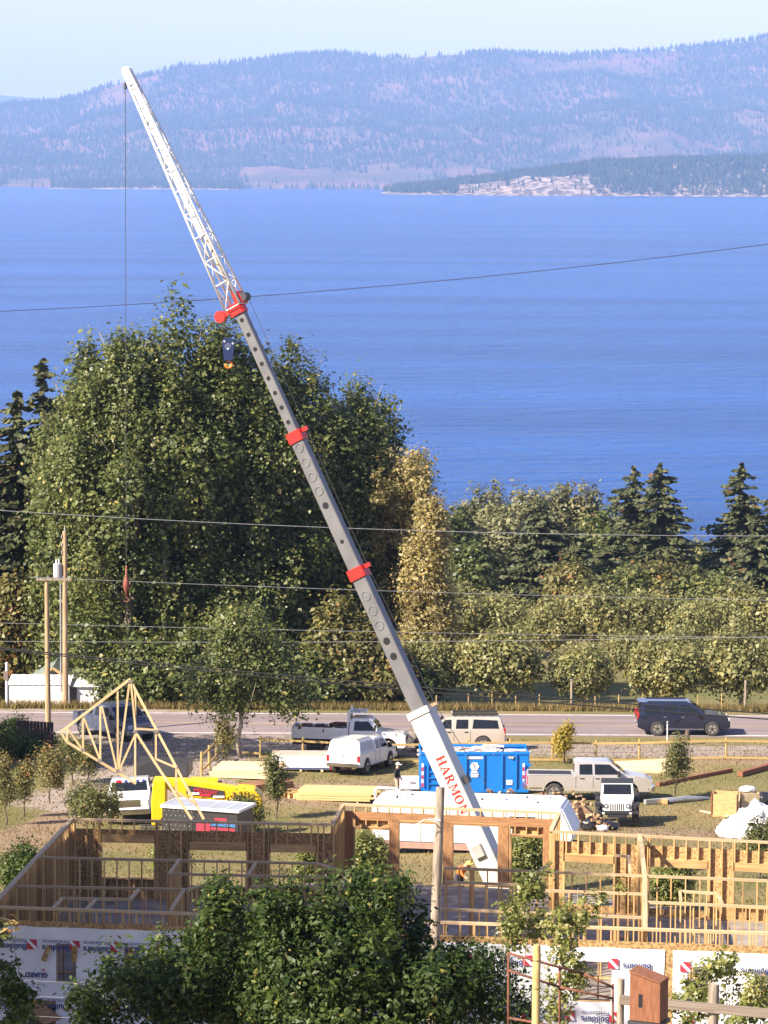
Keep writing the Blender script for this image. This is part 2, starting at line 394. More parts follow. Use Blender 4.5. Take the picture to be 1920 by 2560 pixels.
def conifer_scatter(name, X, Y, Z, hmin, hmax, m, label, seed, wd=0.17):
    r = np.random.RandomState(seed); n = len(X); H = r.uniform(hmin, hmax, n); W = H * wd * r.uniform(0.8, 1.35, n)
    a0 = r.uniform(0, 6.28, n); k = 4
    ring = [np.stack([X + W * np.cos(a0 + 6.2832 * i / k), Y + W * np.sin(a0 + 6.2832 * i / k), Z + H * 0.1], -1) for i in range(k)]
    V = np.stack(ring + [np.stack([X, Y, Z + H], -1)], 1).reshape(-1, 3)
    b = np.arange(n)[:, None] * (k + 1)
    F = np.concatenate([np.concatenate([b + i, b + (i + 1) % k, b + k], 1) for i in range(k)])
    o = link(name, np_mesh(name, V, F, np.tile(r.rand(n), k)), m); tag(o, label, 'forest', kind='stuff'); return o
fir_far = leafmat('far_conifer', (0.014, 0.030, 0.016), (0.035, 0.055, 0.024), (0.09, 0.07, 0.03), rough=0.9, trans=0.05, spec=0.05)
r = np.random.RandomState(5)
N_ = 66000; X = r.uniform(-2750, 2750, N_); Y = 12240 + (16900 - 12240) * r.rand(N_) ** 0.85
keep = ~(clear_mask(X, Y) & (r.rand(N_) < 0.90))
px_ = X / Y * FPX + 960                                         # hay fields on the flat by the shore
for (a, b_, c, d) in ((600, 820, 12480, 12900), (700, 1060, 12350, 12700), (1110, 1240, 12500, 12800), (20, 125, 12300, 12700)):
    keep &= ~((px_ > a) & (px_ < b_) & (Y > c) & (Y < d) & (r.rand(N_) < 0.97))
X, Y = X[keep], Y[keep]
conifer_scatter('forest', X, Y, mount_z(X, Y), 16, 34, fir_far, 'conifer forest covering the mountain across the lake', 1)
N_ = 15000; X = r.uniform(-40, 1500, N_); Y = r.uniform(8700, 9560, N_); Z = pen_z(X, Y)
px_ = X / Y * FPX + 960
keep = (Z > LAKE_Z + 3) & ~((px_ > 1140) & (px_ < 1470) & (Y < 9010) & (r.rand(N_) < 0.95)) & ~((Y < 8800) & (r.rand(N_) < 0.4))
X, Y, Z = X[keep], Y[keep], Z[keep]
conifer_scatter('forest', X, Y, Z, 11, 24, fir_far, 'conifer wood on the peninsula with the pale cliffs', 2)
N_ = 1500; X = r.uniform(-1130, -450, N_); Y = r.uniform(11230, 11440, N_); Z = isl_z(X, Y); k_ = Z > LAKE_Z + 1.0
conifer_scatter('forest', X[k_], Y[k_], Z[k_], 14, 30, fir_far, 'conifer wood on the low island', 3)

# ---- haze: the air between here and the mountains
hb = MB().box((0, 11700, 360), (21000, 27600, 860)); haze = hb.build('haze', None)
hm = bpy.data.materials.new('thin_blue_air'); hm.use_nodes = True; hm.node_tree.nodes.clear()
pv = hm.node_tree.nodes.new('ShaderNodeVolumePrincipled'); mo = hm.node_tree.nodes.new('ShaderNodeOutputMaterial')
pv.inputs['Color'].default_value = (0.37, 0.57, 1.0, 1); pv.inputs['Density'].default_value = 5.4e-5; pv.inputs['Anisotropy'].default_value = 0.0
hm.node_tree.links.new(pv.outputs[0], mo.inputs['Volume'])
haze.data.materials.append(hm); tag(haze, 'thin bluish haze over the lake and the far mountain', kind='stuff')
# ================================================================ vegetation
def leaf_quads(C, Nrm, size, rs, aspect=0.6, droop=0.3):
    """one bent diamond per leaf: C centres, Nrm rough facing"""
    n = len(C)
    Nn = Nrm + rs.normal(0, 0.55, (n, 3)); Nn /= np.linalg.norm(Nn, axis=1)[:, None] + 1e-9
    A = rs.normal(0, 1, (n, 3)); A[:, 2] -= droop
    A -= Nn * (A * Nn).sum(1)[:, None]; A /= np.linalg.norm(A, axis=1)[:, None] + 1e-9
    B = np.cross(Nn, A)
    s = (size * np.clip(rs.lognormal(-.08, .38, n), .45, 2.0))[:, None]
    V = np.stack([C - A * s * 0.5, C + B * s * 0.5 * aspect + Nn * s * 0.06, C + A * s * 0.5 - Nn * s * 0.10, C - B * s * 0.5 * aspect + Nn * s * 0.06], 1).reshape(-1, 3)
    F = np.arange(4 * n).reshape(n, 4)
    return V, F
def lobes_clusters(lobes, n, rs, shell=0.5, pw=0.75):
    L = np.array(lobes, float); vol = (L[:, 3] * L[:, 4] * L[:, 5]) ** pw; p = vol / vol.sum()
    k = rs.choice(len(L), n, p=p); d = rs.normal(0, 1, (n, 3)); d /= np.linalg.norm(d, axis=1)[:, None]
    rr = (shell ** 3 + (1 - shell ** 3) * rs.rand(n)) ** (1 / 3)
    return L[k, :3] + d * L[k, 3:] * rr[:, None], d, k
def crown_mesh(name, lobes, ncl, per, leaf, rc, seed, stretch=1.0, shell=0.5, aspect=0.65, tint_bias=0.0, zmin=None, spire=0.0, pw=0.75):
    rs = np.random.RandomState(seed)
    C, D, RR = lobes_clusters(lobes, ncl, rs, shell, pw); LT = rs.normal(0, .13, len(lobes))
    if zmin is not None:
        k = C[:, 2] > zmin; C, D, RR = C[k], D[k], RR[k]
    m = len(C); rcl = rc * rs.uniform(0.55, 1.35, m)
    if spire:                                              # outermost clumps rise into leaders
        C[:, 2] += spire * rs.rand(m) ** 3 * (D[:, 2] > 0.1)
    off = rs.normal(0, 0.5, (m, per, 3)); off[:, :, 2] *= stretch
    P = (C[:, None, :] + off * rcl[:, None, None]).reshape(-1, 3)
    N = np.repeat(D, per, 0) * 0.7 + np.array([0, 0, 0.55]) + off.reshape(-1, 3) * 0.5
    V, F = leaf_quads(P, N, np.full(len(P), leaf), rs, aspect)
    ct = np.repeat(rs.normal(0.45, 0.13, m) + LT[RR], per)
    t = np.clip(ct + rs.normal(0, 0.16, len(P)) + tint_bias, 0, 0.99); t[rs.rand(len(P)) < 0.02] = 1.0
    return np_mesh(name, V, F, t)
def limb_tubes(mb, base, top, r0, r1, nb, spread, seed, z0=0.35, n=8, wob=0.03, blen=(0.5, 1.0), up=0.7):
    r = random.Random(seed); base, top = Vector(base), Vector(top); H = (top - base).length
    pts = []; K = 7
    for i in range(K + 1):
        t = i / K; p = base.lerp(top, t) + Vector((r.uniform(-1, 1), r.uniform(-1, 1), 0)) * H * wob * (0 if i == 0 else 1)
        pts.append(p)
    mb.tube(pts, [r0 + (r1 - r0) * (i / K) ** 0.8 for i in range(K + 1)], n)
    for j in range(nb):
        t = z0 + (0.95 - z0) * (j + r.random() * 0.6) / nb; i = min(K - 1, int(t * K)); p = pts[i].lerp(pts[i + 1], t * K - i)
        a = r.uniform(0, 6.28); L = spread * r.uniform(*blen) * (1.15 - 0.6 * t)
        d = Vector((math.cos(a), math.sin(a), up * r.uniform(0.6, 1.5)))
        q = p + d * L * 0.5 + Vector((0, 0, 0.0)); e = p + d * L + Vector((r.uniform(-.2, .2), r.uniform(-.2, .2), 0.15)) * L
        rr = (r0 + (r1 - r0) * t) * 0.55
        mb.tube([p, q, e], [rr, rr * 0.65, rr * 0.2], max(5, n - 2))
bark_grey = mat('pale_bark', (0.42, 0.36, 0.28), (0.20, 0.16, 0.12), scale=2.5, rough=0.95, bump=0.6, stretch=(3, 3, 0.6))
bark_dark = mat('dark_bark', (0.16, 0.12, 0.09), (0.07, 0.055, 0.042), scale=4, rough=0.95, bump=0.6, stretch=(3, 3, 0.6))
L_COT = leafmat('cottonwood_leaf', (0.058, 0.083, 0.020), (0.170, 0.190, 0.055), (0.34, 0.30, 0.09), rough=0.45, trans=0.30, spec=0.4)
L_ORCH = leafmat('orchard_leaf', (0.12, 0.13, 0.040), (0.36, 0.34, 0.13), (0.30, 0.22, 0.05), rough=0.5, trans=0.35)
L_YEL = leafmat('autumn_leaf', (0.22, 0.185, 0.065), (0.48, 0.40, 0.17), (0.40, 0.26, 0.05), rough=0.5, trans=0.4)
L_FIR = leafmat('fir_needles', (0.040, 0.056, 0.025), (0.125, 0.13, 0.055), (0.14, 0.075, 0.03), rough=0.6, trans=0.15, spec=0.3)
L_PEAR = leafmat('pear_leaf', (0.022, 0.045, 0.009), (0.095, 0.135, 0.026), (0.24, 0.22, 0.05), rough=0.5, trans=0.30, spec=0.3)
L_BUSH = leafmat('bush_leaf', (0.085, 0.09, 0.026), (0.24, 0.215, 0.065), (0.38, 0.18, 0.05), acc=0.12, rough=0.5, trans=0.35)
L_PALE = leafmat('grey_green_leaf', (0.12, 0.125, 0.055), (0.27, 0.26, 0.12), (0.26, 0.2, 0.08), rough=0.55, trans=0.3)
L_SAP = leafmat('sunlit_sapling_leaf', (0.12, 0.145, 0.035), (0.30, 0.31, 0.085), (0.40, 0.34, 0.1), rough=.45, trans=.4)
L_GOLD = leafmat('gold_leaf', (0.30, 0.24, 0.03), (0.52, 0.40, 0.06), (0.60, 0.45, 0.08), rough=0.5, trans=0.4)

def tree(name, label, base, lobes, leafm, barkm, ncl, per, leaf, rc, seed, cat='tree', group=None, trunk_top=None, r0=0.25, nb=8, spread=3.0, stretch=1.0, shell=0.5, aspect=0.65, bias=0.0, zmin=None, spire=0.0, z0=0.3, up=0.7, stems=1, pw=0.75):
    """lobes and trunk in metres above the base"""
    root = empty(name, base, 0, label, cat, group)
    mb = MB(); tt = trunk_top or (0, 0, max(l[2] for l in lobes))
    for s in range(stems):
        o = Vector(((s - (stems - 1) / 2) * r0 * 2.2, 0, 0)); t2 = Vector(tt) + o * 6
        limb_tubes(mb, o - Vector((0, 0, 0.25)), t2, r0, r0 * 0.18, nb, spread, seed + s, z0, up=up)
    mb.build('trunk', barkm, root, smooth=True, world=False)
    link('crown', crown_mesh('crown', lobes, ncl, per, leaf, rc, seed, stretch, shell, aspect, bias, zmin, spire, pw), leafm, root)
    return root
def conifer_mesh(name, H, Rb, tiers, seed, z0=0.08, gap=0.12, droop=0.35):
    rs = np.random.RandomState(seed); P = []; A = []; S = []
    for i in range(tiers):
        t = i / (tiers - 1); z = H * (z0 + (1 - z0) * t); rad = Rb * (1 - t) ** 0.65 * rs.uniform(0.65, 1.2) + 0.12
        nb = max(4, int(9 * (1 - t) + 4))
        for j in range(nb):
            if rs.rand() < gap: continue
            a = rs.uniform(0, 6.28); L = rad * rs.uniform(0.55, 1.15); k = max(3, int(L / 0.13))
            u = np.linspace(0.12, 1, k)
            dirv = np.array([math.cos(a), math.sin(a), 0]); side = np.array([-dirv[1], dirv[0], 0])
            pts = dirv * (u * L)[:, None]; pts[:, 2] = z - droop * L * u ** 1.5 + 0.18 * L * u ** 3 + rs.uniform(-.1, .1)
            for q in range(2):
                P.append(pts + side * (rs.uniform(-1, 1, k) * 0.28 * L * (0.25 + u) * 0.7)[:, None] + rs.normal(0, 0.05, (k, 3)))
                A.append(np.tile(dirv + side * rs.uniform(-0.8, 0.8) + np.array([0, 0, -0.25]), (k, 1))); S.append(np.full(k, 0.60))
    P, A, S = np.concatenate(P), np.concatenate(A), np.concatenate(S); n = len(P)
    A += rs.normal(0, 0.25, (n, 3)); A /= np.linalg.norm(A, axis=1)[:, None]
    N = P * np.array([1, 1, 0]) / (np.linalg.norm(P[:, :2], axis=1)[:, None] + .3) * .9 + np.array([0, 0, .5]) + rs.normal(0, 0.5, (n, 3)); B = np.cross(N, A); B /= np.linalg.norm(B, axis=1)[:, None]
    s = (S * rs.uniform(0.6, 1.3, n))[:, None]
    V = np.stack([P - A * s * .5, P + B * s * .30, P + A * s * .55, P - B * s * .30], 1).reshape(-1, 3)
    t = np.clip(rs.normal(0.45, 0.2, n), 0, 0.93); t[rs.rand(n) < 0.015] = 1
    return np_mesh(name, V, np.arange(4 * n).reshape(n, 4), t)
def conifer(name, label, base, H, Rb, tiers, seed, group=None, **kw):
    root = empty(name, base, 0, label, 'tree', group)
    MB().tube([(0, 0, -0.3), (0.05, 0, H * 0.5), (0, 0, H)], [0.02 * H, 0.012 * H, 0.02], 8).build('trunk', bark_dark, root, smooth=True, world=False)
    link('crown', conifer_mesh('crown', H, Rb, tiers, seed, **kw), L_FIR, root); return root

# ---- the great cottonwood clump beyond the highway: each trunk a tree of its own
def px_tree(pxs, base_py, D):
    b = PD(pxs, base_py, D); b.z = hgt(b.x, b.y); return b
def top_z(px, py, D): return PD(px, py, D).z
COTW = [  # px of the trunk, px,py of the top, distance, half width, leaves
    (322, 335, 790, 207, 4.2, 'with pale forked limbs, left of the broken trunk'), (455, 462, 726, 210, 4.4, 'tallest of the cottonwood clump behind the utility wires'),
    (610, 585, 790, 211, 4.4, 'behind the telescopic crane boom'), (720, 735, 868, 214, 4.4, 'just right of the crane boom'),
    (850, 900, 960, 217, 4.2, 'rightmost dark one beside the golden tree'), (240, 232, 850, 211, 3.2, 'leftmost, beside the dark firs')]
for i, (bx, tx, ty, D, hw, what) in enumerate(COTW):
    b = px_tree(bx, 1780, D); T = top_z(tx, ty, D) - b.z; dx = PD(tx, ty, D).x - b.x
    r_ = random.Random(40 + i); lobes = [(dx * .4, 0, T * .34, hw * .95, hw * .9, T * .27), (dx * .6, 0, T * .62, hw * .84, hw * .75, T * .27), (dx, 0, T * .8, hw * .5, hw * .5, T * .16)]
    for k in range(40):                                    # upright leaders with their own tops
        a = r_.uniform(0, 6.28); u = r_.random() ** .6; rr = hw * u * 1.1; top = T * (1.03 - .30 * u ** 1.8) * r_.uniform(.88, 1.0); h = T * r_.uniform(.13, .2)
        lobes.append((dx * (top / T) + math.cos(a) * rr, math.sin(a) * rr, top - h, hw * r_.uniform(.17, .26), hw * .22, h))
    for k in range(34):
        a = r_.uniform(0, 6.28); h = r_.uniform(.12, .66); rr = hw * r_.uniform(.8, 1.12)
        lobes.append((math.cos(a) * rr, math.sin(a) * rr, T * h, hw * r_.uniform(.2, .32), hw * .26, T * r_.uniform(.045, .085)))
    tree('cottonwood_tree', 'tall green cottonwood ' + what, b, lobes, L_COT, bark_grey, 1750, 42, 0.225, 0.80, 60 + i, group=None,
         trunk_top=(dx, 0, T * 0.86), r0=0.42, nb=34, spread=hw * 1.05, stretch=1.3, shell=0.80, pw=0.42, aspect=0.8, spire=0.5, up=1.3, bias=0.02, z0=0.2)
# pale broken trunk standing in front of the clump
bt = px_tree(412, 1780, 205.6); root = empty('broken_trunk', bt, 0, 'pale forked dead trunk standing before the cottonwood leaves', 'dead tree')
tzz = top_z(412, 1290, 205.6) - bt.z
MB().tube([(0, 0, -.3), (0.05, 0, tzz * .5), (0.0, 0, tzz * .9), (0.1, 0, tzz)], [.2, .17, .15, .07], 9).build('trunk', bark_grey, root, smooth=True, world=False)
MB().tube([(0, 0, tzz * .93), (-.25, 0, tzz * 1.0), (-.45, 0, tzz * 1.05)], [.09, .07, .04], 7).build('limb', bark_grey, root, smooth=True, world=False)
MB().tube([(0, 0, tzz * .95), (.3, 0, tzz * 1.04), (.3, 0, tzz * 1.12)], [.11, .09, .03], 7).build('limb', bark_grey, root, smooth=True, world=False)
# golden trees right of the clump
for i, (bx, tx, ty, D, hw, lab) in enumerate([(1012, 1015, 1098, 213.0, 2.0, 'golden autumn tree at the dark edge of the cottonwoods, the taller one'), (1066, 1066, 1240, 208.5, 1.25, 'lower golden brown tree in front of the tall golden one')]):
    b = px_tree(bx, 1620, D); T = top_z(tx, ty, D) - b.z
    lobes = [(0, 0, T * .5, hw, hw, T * .3), (0.3, 0, T * .78, hw * .7, hw * .7, T * .2), (-.8, 0, T * .62, hw * .6, hw * .6, T * .2), (1.0, 0, T * .4, hw * .7, hw * .7, T * .2)]
    rg = random.Random(i + 5); lobes += [(rg.uniform(-1, 1) * hw * 1.1, rg.uniform(-1, 1) * hw, T * rg.uniform(.2, .92), hw * rg.uniform(.25, .45), hw * .35, T * rg.uniform(.06, .11)) for _ in range(16)]
    tree('golden_tree', lab, b, lobes, L_YEL, bark_dark, 520, 42, 0.20, 0.6, 80 + i, r0=.22, nb=14, spread=2.2, stretch=1.0, spire=.4, pw=.45, shell=.6)
# understory shrubs along the far side of the highway
US = [(470, 1560, 201.5, 3.2, 2.6, 0), (560, 1500, 202.5, 3.5, 2.4, 0), (660, 1580, 201.8, 3.0, 2.2, 0), (760, 1625, 202, 2.8, 2.2, 0), (845, 1480, 203.5, 3.4, 2.0, 1), (920, 1560, 203, 3.0, 2.0, 1), (360, 1580, 202, 3, 2.4, 0), (312, 1640, 203, 2.0, 2.0, 0), (985, 1650, 204, 3, 1.8, 0)]
for i, (px, ty, D, hw, dep, kd) in enumerate(US):
    b = px_tree(px, 1790, D); T = top_z(px, ty, D) - b.z
    lobes = [(0, 0, T * .45, hw * .62, dep * .7, T * .42), (hw * .4, 0, T * .35, hw * .5, dep * .6, T * .33), (-hw * .4, -.3, T * .38, hw * .5, dep * .6, T * .32), (0.2, 0, T * .75, hw * .35, hw * .3, T * .22)]
    tree('roadside_shrub', ('bushy green shrub crowding the far verge under the cottonwoods', 'yellow green shrub with pale leaves on the far verge under the cottonwoods')[kd], b, lobes, (L_COT, L_BUSH)[kd], bark_dark, 230, 40, 0.26, 0.75, 100 + i,
         cat='shrub', group=('green shrubs under the cottonwoods', 'yellow shrubs under the cottonwoods')[kd], r0=.1, nb=8, spread=2, stretch=1.2, z0=.1)
# dark firs at the far left
for i, (px, ty, D, Rb, gp) in enumerate([(112, 905, 219, 3.4, .2), (45, 985, 216, 4.0, .04), (-40, 1010, 218, 4.6, .1), (150, 1000, 223, 3.6, .1)]):
    b = px_tree(px, 1700, D); T = top_z(px, ty, D) - b.z
    conifer('fir_tree', ['thin topped fir rising above the others at the left', 'dense dark fir beside the cottonwood clump', 'dense dark fir partly outside the left edge', 'small dark fir peeking from behind the cottonwoods'][i], b, T, Rb * 1.15, 60, 120 + i, gap=gp)
# yellow green thicket behind the white shed
for i, (px, ty, D, hw) in enumerate([(20, 1430, 211.5, 1.8), (90, 1450, 212, 1.8), (180, 1540, 212, 1.7), (262, 1560, 211, 1.7), (-40, 1480, 211, 1.8)]):
    b = px_tree(px, 1760, D); T = top_z(px, ty, D) - b.z
    lobes = [(0, 0, T * .5, hw, hw * .8, T * .45), (hw * .4, 0, T * .75, hw * .5, hw * .5, T * .22), (-hw * .4, 0, T * .65, hw * .5, hw * .5, T * .25)]
    tree('thicket_tree', 'yellow green thicket tree behind the white shed', b, lobes, L_BUSH, bark_dark, 190, 36, .28, .75, 140 + i, group='thicket trees behind the white shed', r0=.12, nb=7, spread=2, stretch=1.2, bias=.05)
# ---- orchard: two rows of round trees beyond the road, alike trees share meshes
def orchard_proto(seed):
    lobes = [(0, 0, 2.5, 2.0, 2.0, 1.35), (1.3, 0.3, 2.6, 1.3, 1.3, 1.0), (-1.3, -.2, 2.5, 1.3, 1.3, 1.05), (.2, -1.2, 2.5, 1.3, 1.2, 1.0), (0.3, 1.1, 2.8, 1.2, 1.2, 1.0), (-.4, 0, 3.4, 1.2, 1.2, .85)]
    return tree('orchard_tree', 'x', (0, 0, 0), lobes, L_ORCH, bark_grey, 300, 42, 0.20, 0.62, seed, group='orchard trees beyond the highway', trunk_top=(.1, 0, 2.6), r0=.17, nb=8, spread=1.8, shell=.55, z0=.32, stretch=1.25, spire=.5)
protos = [orchard_proto(s) for s in (201, 202, 203)]
used = [False] * 3
ORW = []; NTH = ('nearest', 'second', 'third', 'fourth', 'fifth', 'sixth', 'seventh', 'eighth', 'ninth')
for j, px in enumerate((960, 1075, 1250, 1455, 1660, 1850, 2030)): ORW.append((px, 206.5 + (j % 2) * .8, 1.02 + 0.1 * ((j * 7) % 3 - 1), 'round first row orchard tree, ' + NTH[j] + ' from the golden trees'))
for j, px in enumerate((1000, 1130, 1240, 1380, 1490, 1610, 1730, 1860, 1980)): ORW.append((px, 262 + (j % 3), 1.12 + 0.1 * ((j * 5) % 3 - 1), 'second row orchard tree, ' + NTH[j] + ' from the golden trees'))
for j, px in enumerate((1100, 1260, 1420, 1580, 1700, 1830, 1950)): ORW.append((px, 232 + (j % 2), 0.80, 'low orchard tree between the two tall rows, ' + NTH[j] + ' from the golden trees'))
for j, (px, D, sc, lab) in enumerate(ORW):
    if 'low orchard' in lab and px < 1550: continue
    b = px_tree(px, 1700, D); k = j % 3
    if not used[k]:
        o = protos[k]; used[k] = True; o.location = b; o.rotation_euler = (0, 0, j * 1.3); o.scale = (sc,) * 3; o['label'] = lab
    else: o = copy_tree(protos[k], b, j * 1.3, sc, lab)
    o['group'] = 'orchard trees beyond the highway'
# ---- lakeside line: firs and pale cottonwoods
LS = [(1290, 1225, 345, 3.4, 'pale'), (1368, 1205, 352, 3.6, 'pale'), (1430, 1195, 352, 3.2, 'pale'), (1245, 1290, 336, 2.6, 'pale'), (1195, 1215, 350, 3.0, 'pale'), (1500, 1275, 345, 2.6, 'dark'),
      (1350, 1255, 330, 3.3, 'fir'), (1580, 1172, 338, 3.4, 'fir'), (1648, 1160, 335, 3.2, 'fir'), (1530, 1320, 330, 2.8, 'fir'), (1150, 1270, 335, 2.8, 'fir'), (1440, 1320, 326, 2.4, 'fir'), (1850, 1162, 340, 3.4, 'fir'), (1890, 1290, 326, 3.2, 'fir'),
      (1930, 1240, 345, 3.2, 'fir'), (1725, 1365, 350, 2.6, 'pale'), (1790, 1395, 345, 2.2, 'dark'), (1160, 1360, 318, 2.2, 'dark'), (1100, 1290, 330, 3.0, 'dark'), (1620, 1430, 316, 2.6, 'rust'), (1680, 1440, 318, 2.4, 'rust'), (1420, 1425, 312, 1.7, 'rust'), (1760, 1450, 315, 2.6, 'dark'), (1560, 1440, 315, 2.0, 'dark')]
LL = {'pale': ('lakeside_tree', 'pale grey green cottonwood in the lakeside line', L_PALE), 'dark': ('lakeside_tree', 'low dark green tree filling the lakeside line', L_COT), 'rust': ('lakeside_shrub', 'rust tinted shrub at the foot of the lakeside firs', L_BUSH)}
firp = {}
for i, (px, ty, D, hw, kd) in enumerate(LS):
    b = px_tree(px, 1480, D); T = top_z(px, ty, D) - b.z
    if kd == 'fir':
        lab = {7: 'tall rusty topped fir, left of the lakeside pair', 8: 'tall rusty topped fir, right of the lakeside pair', 12: 'tall fir standing alone against the open lake'}.get(i, 'shorter dark fir in the lakeside line')
        conifer('fir_tree', lab, b, T, hw * 1.5, 46, 300 + i, group='firs of the lakeside line', gap=.16)
    else:
        nm, lab, lm = LL[kd]
        lobes = [(0, 0, T * .45, hw, hw, T * .38), (.3 * hw, 0, T * .78, hw * .6, hw * .6, T * .2), (-.5 * hw, 0, T * .65, hw * .6, hw * .6, T * .2), (.6 * hw, 0, T * .5, hw * .6, hw * .6, T * .25)]
        tree(nm, lab, b, lobes, lm, bark_grey, 260, 34, .40, .95, 330 + i, cat='shrub' if 'shrub' in nm else 'tree', group=lab, r0=.2, nb=6, spread=2.6, stretch=1.3, spire=.8)
# ================================================================ the house under construction
W_LUM = mat('framing_lumber', (0.62, 0.40, 0.17), (0.44, 0.26, 0.10), scale=2.2, rough=0.75, rnd=0.30, stretch=(1, 1, 0.5), bump=0.15)
W_PLATE = mat('weathered_plate', (0.58, 0.42, 0.24), (0.38, 0.27, 0.15), scale=3.0, rough=0.8, rnd=0.12)
W_BEAM = mat('glued_beam', (0.42, 0.22, 0.095), (0.26, 0.125, 0.05), scale=3.0, rough=0.7, stretch=(0.4, 4, 4))
W_OSB = mat('strand_board', (0.52, 0.34, 0.15), (0.24, 0.14, 0.055), scale=14.0, rough=0.85, rnd=0.08, lo=0.40, hi=0.60, detail=3, world=True)
W_WRAP = mat('white_house_wrap', (0.80, 0.81, 0.83), (0.70, 0.71, 0.74), scale=1.2, rough=0.6, bump=0.5, bscale=2.2, bdist=0.05)
W_DECK = mat('grey_subfloor', (0.30, 0.26, 0.22), (0.17, 0.145, 0.125), scale=1.2, rough=0.9)
NAVY = mat('navy_print', (0.05, 0.07, 0.20), (0.045, 0.06, 0.17), rough=0.6)
REDP = mat('red_print', (0.52, 0.03, 0.06), (0.46, 0.025, 0.05), rough=0.6)
WHITEP = mat('white_print', (0.80, 0.80, 0.80), (0.74, 0.74, 0.75), rough=0.6)
CUBE = MB().box((0, 0, 0), (1, 1, 1)).mesh('board')
def cube_for(m, cache={}):
    if m.name not in cache:
        me = CUBE.copy(); me.name = 'board'; me.materials.append(m); cache[m.name] = me
    return cache[m.name]
def board(name, a, b, wd, ht, m, parent, up=(0, 0, 1)):
    """a board a->b: wd across, ht along up; all boards share one mesh per material"""
    a, b = Vector(a), Vector(b); d = b - a; L = d.length; d = d / L; u = Vector(up); s = d.cross(u)
    if s.length < 1e-4: s = d.cross(Vector((0, 1, 0)))
    s.normalize(); u = s.cross(d).normalized(); c = (a + b) / 2
    P = parent.location
    o = bpy.data.objects.new(name, cube_for(m)); COL.objects.link(o); o.parent = parent
    o.matrix_local = Matrix(((s.x * wd, u.x * ht, d.x * L, c.x - P.x), (s.y * wd, u.y * ht, d.y * L, c.y - P.y), (s.z * wd, u.z * ht, d.z * L, c.z - P.z), (0, 0, 0, 1)))
    return o
ZP = 9.51; ZF = ZP - 2.74
house = empty('house_frame', (0, 106, ZF - 0.6), 0, 'unroofed timber house frame with stud walls, white wrapped outside', 'house')
nstud = 0
def lerp_px(p, q, px, A, B):
    """point on the plate line A-B under the photograph column px"""
    lo, hi = -0.3, 1.3
    f = lambda t: (A.lerp(B, t) - Vector((0, 0, CZ)))
    for _ in range(40):
        m = (lo + hi) / 2; v = f(m); x = 960 + FPX * v.dot(RV) / v.dot(FV)
        if x < px: lo = m
        else: hi = m
    return A.lerp(B, lo)
